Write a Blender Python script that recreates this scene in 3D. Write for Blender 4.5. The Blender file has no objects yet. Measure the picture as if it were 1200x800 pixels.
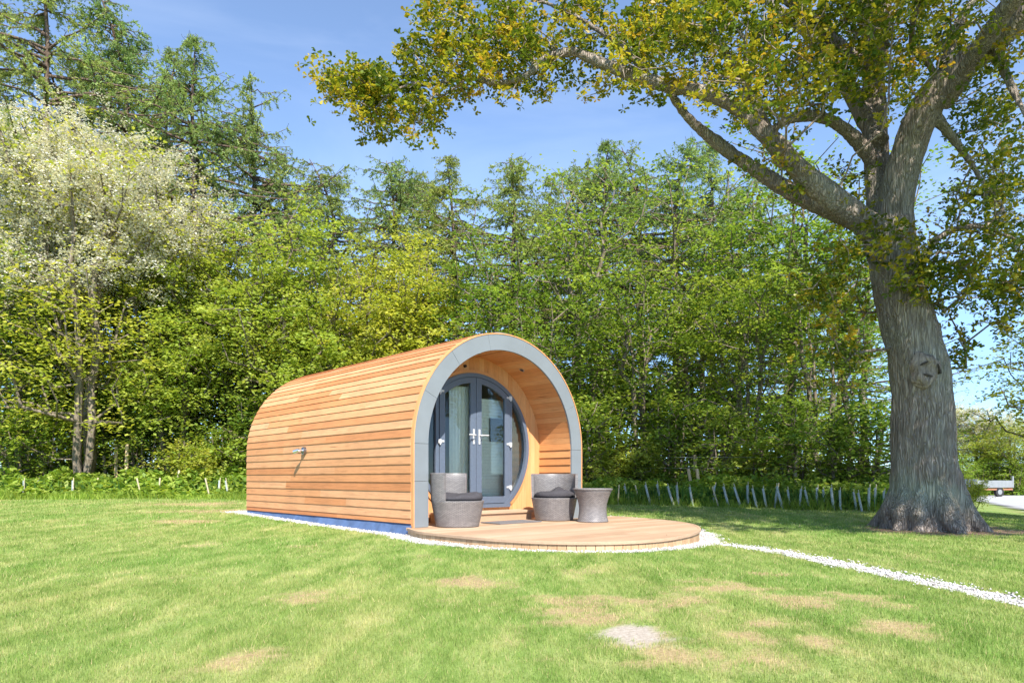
import bpy, math, random
import numpy as np
from mathutils import Vector, Matrix, noise as mnoise
PI = math.pi
sc = bpy.context.scene
COL = sc.collection
F = 800.0; EYE = 0.70; HZ = 560.0        # focal length in px of the 1200 px photo, eye height, horizon row

def px(x, Y, y=None):
    """photo pixel + real distance -> world point"""
    return Vector(((x-600)/F*Y, Y, EYE+(HZ-(y if y is not None else HZ))/F*Y))

# ------------------------------------------------------------------ helpers
def tag(o, label=None, cat=None, group=None, kind=None):
    if label: o['label'] = label
    if cat: o['category'] = cat
    if group: o['group'] = group
    if kind: o['kind'] = kind
    return o
def empty(name, loc=(0,0,0), rz=0, s=1):
    o = bpy.data.objects.new(name, None); COL.objects.link(o)
    o.location = loc; o.rotation_euler = (0,0,rz); o.scale = (s,s,s)
    return o
def link(name, me, mat=None, parent=None, smooth=False):
    o = bpy.data.objects.new(name, me); COL.objects.link(o)
    if mat: me.materials.append(mat)
    if smooth: me.polygons.foreach_set('use_smooth', [True]*len(me.polygons))
    if parent: o.parent = parent
    return o
def npmesh(name, V, Fc, attr=None):
    """V (n,3), Fc (m,k) same-size faces; attr: dict name->(m,) per face"""
    me = bpy.data.meshes.new(name)
    V = np.asarray(V, dtype=np.float32); Fc = np.asarray(Fc, dtype=np.int32)
    m, k = Fc.shape
    me.vertices.add(len(V)); me.vertices.foreach_set('co', V.ravel())
    me.loops.add(m*k); me.loops.foreach_set('vertex_index', Fc.ravel())
    me.polygons.add(m)
    me.polygons.foreach_set('loop_start', np.arange(0, m*k, k, dtype=np.int32))
    me.polygons.foreach_set('loop_total', np.full(m, k, dtype=np.int32))
    me.update(calc_edges=True)
    if attr:
        for n, a in attr.items():
            at = me.attributes.new(n, 'FLOAT', 'FACE'); at.data.foreach_set('value', np.asarray(a, dtype=np.float32))
    return me
def copy_tree(o, parent=None):
    c = o.copy(); COL.objects.link(c)
    if parent: c.parent = parent
    for ch in list(o.children): copy_tree(ch, c)
    return c
class MB:
    """collects polygons of one part, with a tint per face"""
    def __init__(s): s.v=[]; s.f=[]; s.t=[]
    def add(s, vs, fs, t=.5):
        b=len(s.v); s.v += [tuple(v) for v in vs]; s.f += [tuple(i+b for i in f) for f in fs]; s.t += [t]*len(fs)
    def box(s, x0,x1,y0,y1,z0,z1,t=.5,M=None):
        vs=[Vector((x,y,z)) for z in (z0,z1) for (x,y) in ((x0,y0),(x1,y0),(x1,y1),(x0,y1))]
        if M: vs=[M@v for v in vs]
        s.add(vs,[(3,2,1,0),(4,5,6,7),(0,1,5,4),(1,2,6,5),(2,3,7,6),(3,0,4,7)],t)
    def prism(s, pts2, y0, y1, t=.5, plane='xz'):
        """extrude a 2-D outline (x,z) between y0 and y1"""
        n=len(pts2)
        if plane=='xz': a=[(p[0],y0,p[1]) for p in pts2]; b=[(p[0],y1,p[1]) for p in pts2]
        else: a=[(p[0],p[1],y0) for p in pts2]; b=[(p[0],p[1],y1) for p in pts2]
        s.add(a+b,[tuple(range(n)),tuple(range(2*n-1,n-1,-1))]+[(i,i+n,(i+1)%n+n,(i+1)%n) for i in range(n)],t)
    def band(s, outer, inner, y0, y1, t=.5, closed=False):
        """frame between two outlines of equal length"""
        n=len(outer)
        vs=[(p[0],y0,p[1]) for p in outer]+[(p[0],y0,p[1]) for p in inner]+[(p[0],y1,p[1]) for p in outer]+[(p[0],y1,p[1]) for p in inner]
        fs=[]
        for i in range(n if closed else n-1):
            j=(i+1)%n
            fs+=[(i,j,n+j,n+i),(2*n+i,3*n+i,3*n+j,2*n+j),(i,2*n+i,2*n+j,j),(n+i,n+j,3*n+j,3*n+i)]
        if not closed:
            fs+=[(0,n,3*n,2*n),(n-1,3*n-1,4*n-1,2*n-1)]
        s.add(vs,fs,t)
    def tube(s, pts, rad, k=8, t=.5, cap=True):
        pts=[Vector(p) for p in pts]; n=len(pts)
        if not hasattr(rad,'__len__'): rad=[rad]*n
        up=Vector((0,0,1)); vs=[]
        d0=(pts[1]-pts[0]).normalized()
        a=d0.cross(up if abs(d0.z)<.95 else Vector((1,0,0))).normalized()
        for i,p in enumerate(pts):
            d=(pts[min(i+1,n-1)]-pts[max(i-1,0)]).normalized()
            a=(a-d*a.dot(d)).normalized(); b=d.cross(a)
            for q in range(k):
                an=2*PI*q/k; vs.append(p+(a*math.cos(an)+b*math.sin(an))*rad[i])
        fs=[(i*k+q,i*k+(q+1)%k,(i+1)*k+(q+1)%k,(i+1)*k+q) for i in range(n-1) for q in range(k)]
        if cap: fs+=[tuple(range(k-1,-1,-1)),tuple((n-1)*k+q for q in range(k))]
        s.add(vs,fs,t)
    def lathe(s, prof, k=48, a0=0, a1=2*PI, t=.5, c=(0,0)):
        """prof: list of (r,z)"""
        full=abs(a1-a0-2*PI)<1e-6; m=k if full else k+1; vs=[]
        for r,z in prof:
            for q in range(m):
                an=a0+(a1-a0)*q/k; vs.append((c[0]+r*math.cos(an),c[1]+r*math.sin(an),z))
        fs=[(i*m+q,i*m+(q+1)%m,(i+1)*m+(q+1)%m,(i+1)*m+q) for i in range(len(prof)-1) for q in range(k)]
        s.add(vs,fs,t)
    def build(s, name, mat, parent=None, smooth=False, bevel=0):
        me=bpy.data.meshes.new(name); me.from_pydata(s.v,[],s.f); me.update()
        at=me.attributes.new('tint','FLOAT','FACE'); at.data.foreach_set('value',s.t)
        o=link(name,me,mat,parent,smooth)
        if smooth: me.set_sharp_from_angle(angle=math.radians(40))
        if bevel:
            b=o.modifiers.new('bevel','BEVEL'); b.width=bevel; b.segments=2; b.limit_method='ANGLE'
        return o

# ------------------------------------------------------------------ materials
def newmat(name):
    m=bpy.data.materials.new(name); m.use_nodes=True; nt=m.node_tree; nt.nodes.clear()
    out=nt.nodes.new('ShaderNodeOutputMaterial'); return m,nt,out
def N(nt,t,**k):
    n=nt.nodes.new(t)
    for a,v in k.items():
        if a in n.inputs.keys(): n.inputs[a].default_value=v
        else: setattr(n,a,v)
    return n
def ramp(nt, fac, stops):
    r=nt.nodes.new('ShaderNodeValToRGB'); e=r.color_ramp.elements
    while len(e)<len(stops): e.new(.5)
    for i,(p,c) in enumerate(stops):
        e[i].position=p; e[i].color=(c[0],c[1],c[2],1) if hasattr(c,'__len__') else (c,c,c,1)
    nt.links.new(fac,r.inputs['Fac']); return r.outputs['Color']
def mixc(nt, fac, a, b, mode='MIX'):
    m=nt.nodes.new('ShaderNodeMix'); m.data_type='RGBA'; m.blend_type=mode
    for s,v in ((m.inputs[0],fac),(m.inputs[6],a),(m.inputs[7],b)):
        if isinstance(v,(int,float)): s.default_value=v
        elif isinstance(v,tuple): s.default_value=(v+(1,))[:4]
        else: nt.links.new(v,s)
    return m.outputs[2]
def texn(nt, vec, scale, detail=4, rough=.6, dist=0):
    n=nt.nodes.new('ShaderNodeTexNoise'); n.inputs['Scale'].default_value=scale; n.inputs['Detail'].default_value=detail
    n.inputs['Roughness'].default_value=rough; n.inputs['Distortion'].default_value=dist
    if vec is not None: nt.links.new(vec,n.inputs['Vector'])
    return n.outputs['Fac']
def objco(nt, scale=(1,1,1), rot=(0,0,0)):
    tc=nt.nodes.new('ShaderNodeTexCoord'); mp=nt.nodes.new('ShaderNodeMapping')
    mp.inputs['Scale'].default_value=scale; mp.inputs['Rotation'].default_value=rot
    nt.links.new(tc.outputs['Object'],mp.inputs['Vector']); return mp.outputs['Vector']
def worldco(nt):
    return nt.nodes.new('ShaderNodeNewGeometry').outputs['Position']
def bump(nt, h, strength=.5, dist=.01):
    b=nt.nodes.new('ShaderNodeBump'); b.inputs['Strength'].default_value=strength; b.inputs['Distance'].default_value=dist
    nt.links.new(h,b.inputs['Height']); return b.outputs['Normal']
def principled(nt,out,col,rough=.6,metal=0,normal=None,spec=.5):
    p=nt.nodes.new('ShaderNodeBsdfPrincipled')
    if isinstance(col,tuple): p.inputs['Base Color'].default_value=(col+(1,))[:4]
    else: nt.links.new(col,p.inputs['Base Color'])
    if isinstance(rough,(int,float)): p.inputs['Roughness'].default_value=rough
    else: nt.links.new(rough,p.inputs['Roughness'])
    p.inputs['Metallic'].default_value=metal; p.inputs['Specular IOR Level'].default_value=spec
    if normal is not None: nt.links.new(normal,p.inputs['Normal'])
    nt.links.new(p.outputs[0],out.inputs['Surface']); return p
def attr(nt,name='tint'):
    a=nt.nodes.new('ShaderNodeAttribute'); a.attribute_name=name; return a.outputs['Fac']

def mat_wood(name, stops, axis=1, rough=.65, knots=True, dark=.55):
    m,nt,out=newmat(name)
    s=[26,26,26]; s[axis]=1.3
    co=objco(nt,tuple(s))
    off=nt.nodes.new('ShaderNodeVectorMath'); off.operation='ADD'
    cx=nt.nodes.new('ShaderNodeCombineXYZ'); mu=nt.nodes.new('ShaderNodeMath'); mu.operation='MULTIPLY'; mu.inputs[1].default_value=97
    nt.links.new(attr(nt),mu.inputs[0])
    for i in range(3): nt.links.new(mu.outputs[0],cx.inputs[i])
    nt.links.new(co,off.inputs[0]); nt.links.new(cx.outputs[0],off.inputs[1])
    g1=texn(nt,off.outputs[0],1.6,5,.65,1.2)
    g2=texn(nt,off.outputs[0],5,3,.6)
    base=ramp(nt,attr(nt),stops)
    grain=ramp(nt,g1,[(.3,dark),(.55,1),(.8,1.12)])
    c=mixc(nt,.55,base,grain,'MULTIPLY')
    c=mixc(nt,.25,c,ramp(nt,g2,[(.3,.6),(.7,1.1)]),'MULTIPLY')
    # broad blotches of weathering
    c=mixc(nt,.35,c,ramp(nt,texn(nt,worldco(nt),2.2,3),[(.35,.75),(.65,1.1)]),'MULTIPLY')
    if knots:
        v=nt.nodes.new('ShaderNodeTexVoronoi'); v.inputs['Scale'].default_value=.55
        nt.links.new(off.outputs[0],v.inputs['Vector'])
        c=mixc(nt,ramp(nt,v.outputs['Distance'],[(.05,.7),(.12,0)]),c,(.16,.06,.025))
    principled(nt,out,c,rough,normal=bump(nt,g1,.25,.004),spec=.3)
    return m
def mat_plain(name,col,rough=.5,metal=0,nscale=20,var=.12,bmp=.0,spec=.5):
    m,nt,out=newmat(name); n=texn(nt,objco(nt),nscale,4)
    c=mixc(nt,1.0,col,ramp(nt,n,[(.3,1-var),(.7,1+var)]),'MULTIPLY')
    principled(nt,out,c,rough,metal,bump(nt,n,bmp,.01) if bmp else None,spec); return m
def mat_leaf(name, stops, trans=.5, rough=.5, hue_var=.5, island=True):
    """stops over the per-leaf tint; slight shift for each tree"""
    m,nt,out=newmat(name)
    c=ramp(nt,attr(nt),stops)
    oi=nt.nodes.new('ShaderNodeObjectInfo')
    c=mixc(nt,hue_var,c,ramp(nt,oi.outputs['Random'],[(0,(.62,.86,.75)),(.5,(1,1,1)),(1,(1.3,1.12,.7))]),'MULTIPLY')
    c=mixc(nt,.6,c,ramp(nt,texn(nt,worldco(nt),.9,3),[(.3,.62),(.7,1.25)]),'MULTIPLY')
    d=nt.nodes.new('ShaderNodeBsdfPrincipled'); nt.links.new(c,d.inputs['Base Color'])
    d.inputs['Roughness'].default_value=rough; d.inputs['Specular IOR Level'].default_value=.25
    t=nt.nodes.new('ShaderNodeBsdfTranslucent')
    tc=mixc(nt,1.0,c,(1.35,1.25,.7),'MULTIPLY'); nt.links.new(tc,t.inputs['Color'])
    mx=nt.nodes.new('ShaderNodeMixShader'); mx.inputs[0].default_value=trans
    nt.links.new(d.outputs[0],mx.inputs[1]); nt.links.new(t.outputs[0],mx.inputs[2])
    nt.links.new(mx.outputs[0],out.inputs['Surface']); return m
def mat_bark(name, c0, c1, lichen=None, scale=6, stretch=.12, depth=.03):
    m,nt,out=newmat(name)
    co=objco(nt,(1,1,stretch))
    n=texn(nt,co,scale*2.2,8,.7,.6)
    v=nt.nodes.new('ShaderNodeTexVoronoi'); v.feature='DISTANCE_TO_EDGE'; v.inputs['Scale'].default_value=scale*1.6
    vn=nt.nodes.new('ShaderNodeVectorMath'); vn.operation='ADD'
    sc_=nt.nodes.new('ShaderNodeTexNoise'); sc_.inputs['Scale'].default_value=scale; nt.links.new(co,sc_.inputs['Vector'])
    ml=nt.nodes.new('ShaderNodeVectorMath'); ml.operation='SCALE'; ml.inputs['Scale'].default_value=.25
    nt.links.new(sc_.outputs['Color'],ml.inputs[0]); nt.links.new(co,vn.inputs[0]); nt.links.new(ml.outputs[0],vn.inputs[1])
    nt.links.new(vn.outputs[0],v.inputs['Vector'])
    crack=ramp(nt,v.outputs['Distance'],[(0,0),(.25,1)])
    c=ramp(nt,n,[(.3,c0),(.7,c1)])
    c=mixc(nt,.45,c,ramp(nt,v.outputs['Distance'],[(0,.45),(.2,1.05)]),'MULTIPLY')
    if lichen:
        l=ramp(nt,texn(nt,objco(nt),1.1,4,.6),[(.46,0),(.60,.7)])
        z=nt.nodes.new('ShaderNodeSeparateXYZ'); nt.links.new(worldco(nt),z.inputs[0])
        zf=ramp(nt,z.outputs['Z'],[(0,0),(.25,.25),(.5,.9),(.95,.6),(1,.35)])
        mm=nt.nodes.new('ShaderNodeMath'); mm.operation='MULTIPLY'; nt.links.new(l,mm.inputs[0]); nt.links.new(zf,mm.inputs[1])
        c=mixc(nt,mm.outputs[0],c,lichen)
    hh=nt.nodes.new('ShaderNodeMath'); hh.operation='ADD'; nt.links.new(crack,hh.inputs[0]); nt.links.new(n,hh.inputs[1])
    principled(nt,out,c,.9,normal=bump(nt,hh.outputs[0],.9,depth),spec=.15); return m

CEDAR=mat_wood('cedar',[(0,(.48,.18,.065)),(.3,(.58,.25,.10)),(.6,(.64,.315,.145)),(1,(.68,.365,.19))],axis=1)
CEDAR_V=mat_wood('cedar_vertical',[(0,(.60,.27,.10)),(.5,(.66,.32,.13)),(1,(.70,.38,.17))],axis=2,dark=.7)
LINING=mat_wood('lining_boards',[(0,(.58,.25,.09)),(.5,(.66,.31,.12)),(1,(.70,.37,.16))],axis=1,dark=.7)
DECKW=mat_wood('deck_boards',[(0,(.40,.255,.155)),(.5,(.47,.315,.20)),(1,(.53,.37,.25))],axis=0,rough=.75,dark=.75,knots=False)
PINE=mat_wood('pine',[(0,(.62,.42,.22)),(.5,(.68,.48,.27)),(1,(.72,.53,.32))],axis=2,dark=.75,knots=False)
GREYF=mat_plain('grey_fascia',(.18,.20,.215),.55,0,3,.06)
DARKF=mat_plain('anthracite_frame',(.10,.125,.17),.38,0,30,.08)
CHROME=mat_plain('brushed_metal',(.75,.75,.76),.25,.9,50,.05)
WHITEM=mat_plain('white_metal',(.60,.60,.60),.35,.2,40,.03)
FLASH=mat_plain('flashing',(.42,.44,.45),.4,.6,8,.1)
MEMB=mat_plain('blue_membrane',(.075,.12,.23),.5,0,6,.25,.3)
BLACKM=mat_plain('black_metal',(.03,.03,.035),.4,.3,30,.1)
CREAM=mat_plain('cream_lining',(.62,.58,.50),.8,0,4,.05)
CURT=mat_plain('curtain_cloth',(.82,.79,.70),.9,0,30,.06)
CUSH=mat_plain('cushion_cloth',(.055,.052,.058),.9,0,60,.25,.3,.2)
MATT=mat_plain('doormat_fibre',(.16,.15,.15),.95,0,90,.35,.8,.1)
RUB=mat_plain('tyre_rubber',(.02,.02,.02),.8)
def mat_wicker():
    m,nt,out=newmat('grey_wicker')
    tc=nt.nodes.new('ShaderNodeTexCoord'); sx=nt.nodes.new('ShaderNodeSeparateXYZ'); nt.links.new(tc.outputs['Object'],sx.inputs[0])
    at=nt.nodes.new('ShaderNodeMath'); at.operation='ARCTAN2'; nt.links.new(sx.outputs['Y'],at.inputs[0]); nt.links.new(sx.outputs['X'],at.inputs[1])
    cb=nt.nodes.new('ShaderNodeCombineXYZ')
    a2=nt.nodes.new('ShaderNodeMath'); a2.operation='MULTIPLY'; a2.inputs[1].default_value=.34; nt.links.new(at.outputs[0],a2.inputs[0])
    nt.links.new(a2.outputs[0],cb.inputs[0]); nt.links.new(sx.outputs['Z'],cb.inputs[1])
    br=nt.nodes.new('ShaderNodeTexBrick'); br.inputs['Scale'].default_value=1
    br.inputs['Brick Width'].default_value=.05; br.inputs['Row Height'].default_value=.014; br.inputs['Mortar Size'].default_value=.0026
    br.inputs['Color1'].default_value=(.29,.265,.255,1); br.inputs['Color2'].default_value=(.20,.185,.18,1); br.inputs['Mortar'].default_value=(.07,.065,.065,1)
    br.inputs['Bias'].default_value=0; nt.links.new(cb.outputs[0],br.inputs['Vector'])
    c=mixc(nt,.35,br.outputs['Color'],ramp(nt,texn(nt,tc.outputs['Object'],9,4),[(.3,.7),(.7,1.2)]),'MULTIPLY')
    principled(nt,out,c,.45,normal=bump(nt,br.outputs['Fac'],-.8,.004),spec=.5); return m
WICK=mat_wicker()
def mat_glass():
    m,nt,out=newmat('window_glass')
    t=nt.nodes.new('ShaderNodeBsdfTransparent'); t.inputs['Color'].default_value=(.93,.96,.94,1)
    g=nt.nodes.new('ShaderNodeBsdfGlossy'); g.inputs['Roughness'].default_value=.015
    lw=nt.nodes.new('ShaderNodeFresnel'); lw.inputs['IOR'].default_value=1.38
    mx=nt.nodes.new('ShaderNodeMixShader'); nt.links.new(lw.outputs[0],mx.inputs[0])
    nt.links.new(t.outputs[0],mx.inputs[1]); nt.links.new(g.outputs[0],mx.inputs[2]); nt.links.new(mx.outputs[0],out.inputs['Surface']); return m
GLASS=mat_glass()

# ------------------------------------------------------------------ terrain
def sstep(a,b,x):
    t=np.clip((x-a)/(b-a),0,1); return t*t*(3-2*t)
def gz(X,Y):
    X=np.asarray(X,dtype=float); Y=np.asarray(Y,dtype=float)
    t=np.clip(Y-8.5,0,16); rise=.028*(t-.8*(1-np.exp(-t/.8)))
    low=-.0115*np.clip(Y-8,0,45)+.055*np.clip(Y-46,0,40)
    s=sstep(7.5,11,X)*sstep(6,12,Y)
    dip=-.065*np.exp(-(((X-2.7)/1.3)**2+((Y-8.6)/1.3)**2))
    return rise*(1-s)+low*s+dip
def gzf(x,y): return float(gz(x,y))
BX=[-40,-14,-6.5,2.2,4.3,6.7,8.2,9.2,10.4,13,18]; BY=[15,16.2,16.5,14.6,13.8,12.5,12.4,15,20,30,60]
def yb(X): return np.interp(X,BX,BY)

H=.62
UX,UY=.7326,.6807
POD=Vector((-.145*H,15.48*H,0)); ANG=math.atan2(UY,UX); DZ=.08
def loc2w(x,y): return (POD.x+UX*x-UY*y, POD.y+UY*x+UX*y)
def w2loc(X,Y):
    dx=X-POD.x; dy=Y-POD.y; return dx*UX+dy*UY, -dx*UY+dy*UX
# deck outline in pod axes (x across, y = -forward)
dk=[(-2.62,0),(-2.95,.9),(-3.0,1.9),(-2.95,3.0),(-2.6,4.0),(-1.9,4.65),(-1.0,4.85),(0,4.68),(.9,4.35),(1.7,3.9),(2.5,3.25),(3.1,2.45),(3.5,1.5),(3.7,.6),(3.72,0)]
def catmull(P,n=6):
    P=[np.array(p,float) for p in P]; Q=[2*P[0]-P[1]]+P+[2*P[-1]-P[-2]]; o=[]
    for i in range(1,len(Q)-2):
        for k in range(n):
            t=k/n; a,b,c,d=Q[i-1:i+3]
            o.append(.5*((2*b)+(-a+c)*t+(2*a-5*b+4*c-d)*t*t+(-a+3*b-3*c+d)*t**3))
    o.append(Q[-2]); return np.array(o)
DECK=catmull([(a*H,-b*H) for a,b in dk],6)      # local metres, from left end round to right end
def inpoly(P,X,Y):
    r=np.zeros(X.shape,bool); n=len(P)
    for i in range(n):
        x0,y0=P[i]; x1,y1=P[(i+1)%n]
        c=((y0>Y)!=(y1>Y))
        with np.errstate(divide='ignore',invalid='ignore'):
            r^= c & (X < (x1-x0)*(Y-y0)/(y1-y0+1e-12)+x0)
    return r
def dseg(X,Y,a,b):
    ax,ay=a; bx,by=b; t=np.clip(((X-ax)*(bx-ax)+(Y-ay)*(by-ay))/((bx-ax)**2+(by-ay)**2),0,1)
    return np.hypot(X-ax-t*(bx-ax),Y-ay-t*(by-ay))
PATHP=[(1.95,8.35),(2.3,7.7),(2.56,6.75),(2.76,5.2),(2.90,3.9),(3.06,2.0),(3.15,-1.5)]
def vnoise(X,Y,s,seed=0):
    """cheap smooth value noise"""
    rs=np.random.RandomState(seed); G=rs.rand(256,256)
    x=X/s+1000; y=Y/s+1000; xi=np.floor(x).astype(int); yi=np.floor(y).astype(int); fx=x-xi; fy=y-yi
    fx=fx*fx*(3-2*fx); fy=fy*fy*(3-2*fy); a=lambda i,j:G[(xi+i)%256,(yi+j)%256]
    return (a(0,0)*(1-fx)+a(1,0)*fx)*(1-fy)+(a(0,1)*(1-fx)+a(1,1)*fx)*fy
def gravel_sdf(X,Y):
    lx,ly=w2loc(X,Y)
    d=np.full(X.shape,9.)
    for i in range(0,len(DECK)-1,3):
        j=min(i+3,len(DECK)-1); d=np.minimum(d,dseg(lx,ly,DECK[i],DECK[j])-.30)
    d=np.where(inpoly(DECK,lx,ly)&(d>0),-.1,d)
    d=np.minimum(d,dseg(lx,ly,(-1.66,-.1),(-1.66,5.4))-.20)
    d=np.minimum(d,dseg(lx,ly,(-1.62,5.4),(1.6,5.4))-.3)
    d=np.where((np.abs(lx)<1.6)&(ly>-.1)&(ly<5.4),-.2,d)
    pw=np.full(X.shape,9.)
    for a,b in zip(PATHP[:-1],PATHP[1:]): pw=np.minimum(pw,dseg(X,Y,a,b)-.135)
    d=np.minimum(d,pw)
    return d+(vnoise(X,Y,.16,3)-.5)*.09+(vnoise(X,Y,.05,4)-.5)*.05
ROADP=[(7.6,4),(9.0,10.5),(10.2,13.4),(13.2,18.5),(16.3,24),(20,31),(16,38),(14,42),(60,41),(60,4)]

def patch_fac(X,Y):
    """dry patches in the lawn, 0..1"""
    a=vnoise(X,Y*.45,.45,11)*.55+vnoise(X,Y*.6,.16,12)*.3+vnoise(X*1.0,Y,.07,13)*.15
    f=.45*sstep(.64,.9,a)
    spots=[(.30,3.80,.30,.28),(.62,3.95,.25,.25),(.95,3.85,.30,.25),(.62,2.80,.20,.35),(.80,2.72,.12,.25),(.40,3.4,.25,.2),(1.35,4.4,.25,.3),(1.05,3.0,.14,.2),(1.6,3.9,.25,.3),(1.75,3.2,.2,.25),
           (-1.2,4.0,.22,.3),(-5.4,12.4,1.3,.6),(-6.6,14.5,1.8,.6),(-1.05,2.6,.2,.2),(.95,2.65,.15,.3),(1.3,2.9,.1,.15),(2.0,4.0,.2,.3),(-.3,4.6,.3,.3),(1.9,5.0,.3,.15),(1.3,3.3,.3,.12),(-5,10.5,.6,.3)]
    n=(vnoise(X,Y,.15,14)-.5)*1.3+(vnoise(X,Y,.05,19)-.5)*.9
    for cx,cy,rx,ry in spots:
        d=np.hypot((X-cx)/rx,(Y-cy)/ry)+n; f=np.maximum(f,.72*(1-sstep(.15,1.35,d)))
    return f
BARE=(.54,3.06,.16,.20)
def bare_fac(X,Y):
    d=np.hypot((X-BARE[0])/BARE[2],(Y-BARE[1])/BARE[3])+(vnoise(X,Y,.06,15)-.5)*.6+(vnoise(X,Y,.02,20)-.5)*.4
    f=1-sstep(.7,1.15,d)
    # earth round the oak
    d=np.hypot((X-5.75)/1.05,(Y-9.15)/.75)+(vnoise(X,Y,.3,16)-.5)*.5
    return f,1-sstep(.8,1.25,d)

# ground sheet with vertex attributes
def axis_pts(segs):
    o=[]
    for a,b,st in segs: o+=list(np.arange(a,b,st))
    return np.array(o+[segs[-1][1]])
gx=axis_pts([(-600,-60,60),(-60,-14,1.5),(-14,-4,.25),(-4,5,.06),(5,14,.2),(14,60,1.5),(60,600,60)])
gy=axis_pts([(-60,0,4),(0,2,.25),(2,7,.06),(7,18,.16),(18,60,1.2),(60,120,6),(120,900,65)])
GX,GY=np.meshgrid(gx,gy); Zg=gz(GX,GY)+(vnoise(GX,GY,.8,1)-.5)*.018*(GY<20)-.035*(gravel_sdf(GX,GY)<-.04)
nx,ny=len(gx),len(gy)
idx=np.arange(nx*ny).reshape(ny,nx)
Fq=np.stack([idx[:-1,:-1],idx[:-1,1:],idx[1:,1:],idx[1:,:-1]],-1).reshape(-1,4)
me=npmesh('ground',np.stack([GX,GY,Zg],-1).reshape(-1,3),Fq)
def vattr(me,name,v):
    at=me.attributes.new(name,'FLOAT','POINT'); at.data.foreach_set('value',np.asarray(v,dtype=np.float32).ravel())
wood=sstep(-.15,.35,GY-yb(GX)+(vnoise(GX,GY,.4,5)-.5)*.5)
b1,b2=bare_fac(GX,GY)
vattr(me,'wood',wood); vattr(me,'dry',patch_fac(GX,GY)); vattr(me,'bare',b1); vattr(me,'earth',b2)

def lawn_colour(nt, blades):
    """shared by the soil sheet and the blades"""
    mp=nt.nodes.new('ShaderNodeMapping'); mp.inputs['Scale'].default_value=(1,.33,1); mp.inputs['Rotation'].default_value=(0,0,.35); nt.links.new(worldco(nt),mp.inputs['Vector']); co=mp.outputs['Vector']
    n1=texn(nt,co,.8,3,.6); n2=texn(nt,co,4.2,5,.7); n3=texn(nt,co,60,3,.7)
    k=1.0 if blades else .85
    c=ramp(nt,n2,[(.30,(.14*k,.24*k,.045*k)),(.5,(.265*k,.355*k,.10*k)),(.70,(.44*k,.46*k,.19*k))])
    c=mixc(nt,.6,c,ramp(nt,n1,[(.35,(.72,.92,.65)),(.65,(1.25,1.08,1.2))]),'MULTIPLY')
    return c
def ground_mat():
    m,nt,out=newmat('lawn_and_soil')
    c=lawn_colour(nt,False)
    c=mixc(nt,.7,c,ramp(nt,texn(nt,worldco(nt),110,4,.8),[(.3,.45),(.7,1.3)]),'MULTIPLY')
    fine=texn(nt,worldco(nt),45,4,.7)
    dry=ramp(nt,fine,[(.3,(.28,.165,.095)),(.7,(.50,.34,.22))])
    c=mixc(nt,attr(nt,'dry'),c,dry)
    c=mixc(nt,attr(nt,'bare'),c,ramp(nt,fine,[(.3,(.30,.25,.20)),(.7,(.50,.44,.37))]))
    c=mixc(nt,attr(nt,'earth'),c,ramp(nt,fine,[(.3,(.16,.10,.06)),(.7,(.36,.25,.17))]))
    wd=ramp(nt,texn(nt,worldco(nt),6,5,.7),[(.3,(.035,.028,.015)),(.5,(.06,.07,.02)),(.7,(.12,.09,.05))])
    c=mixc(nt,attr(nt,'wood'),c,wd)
    principled(nt,out,c,.95,normal=bump(nt,fine,.7,.02),spec=.1); return m
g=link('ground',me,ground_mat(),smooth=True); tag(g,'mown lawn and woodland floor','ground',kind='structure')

# ---- lawn blades
def blades():
    rs=np.random.RandomState(7); P=[]
    for (y0,y1,dens,hh,ww) in ((1.9,3.2,21000,.019,.0028),(3.2,4.6,12500,.020,.0040),(4.6,6.6,6500,.021,.0055),(6.6,9.5,3200,.023,.008),(9.5,13.5,1500,.026,.012),(13.5,17.3,700,.030,.018)):
        w0=-.80*y1-1.2; w1=.80*y1+1.2
        if y1>13: w0=-15; w1=9
        n=int((w1-w0)*(y1-y0)*dens)
        X=rs.uniform(w0,w1,n); Y=rs.uniform(y0,y1,n)
        k=(np.abs(X)<.80*Y+1.2)
        k&=gravel_sdf(X,Y)>rs.uniform(-.03,.02,n)
        k&=Y<yb(X)+.2
        k&=~inpoly(ROADP,X,Y)
        f=patch_fac(X,Y); b,e=bare_fac(X,Y)
        k&=rs.rand(n)>np.maximum(f*.72,np.maximum(b*1.1,e*.93))
        # worn thin places
        k&=rs.rand(n)<.55+.6*vnoise(X,Y,.12,17)
        X=X[k];Y=Y[k]; f=f[k]
        m=len(X); P.append(np.stack([X,Y,gz(X,Y)+(vnoise(X,Y,.8,1)-.5)*.018,np.full(m,hh)*rs.uniform(.5,1.5,m)*(1-.5*f)*(.8+.35*vnoise(X,Y,.25,18)),np.full(m,ww)*rs.uniform(.6,1.4,m),
              np.clip(rs.normal(.45,.22,m)+.5*f,0,1)],1))
    P=np.concatenate(P); n=len(P)
    a=rs.uniform(0,2*PI,n); l=rs.uniform(0,2*PI,n); lean=np.abs(rs.normal(0,.55,n))*P[:,3]
    c=P[:,:3]; w=np.stack([np.cos(a),np.sin(a),np.zeros(n)],1)*P[:,4:5]/2
    tip=c+np.stack([np.cos(l)*lean,np.sin(l)*lean,P[:,3]],1)
    c0=c.copy(); c0[:,2]-=.004
    V=np.stack([c0-w,c0+w,tip],1).reshape(-1,3)
    return npmesh('grass',V,np.arange(3*n).reshape(-1,3),{'tint':P[:,5]})
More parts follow.
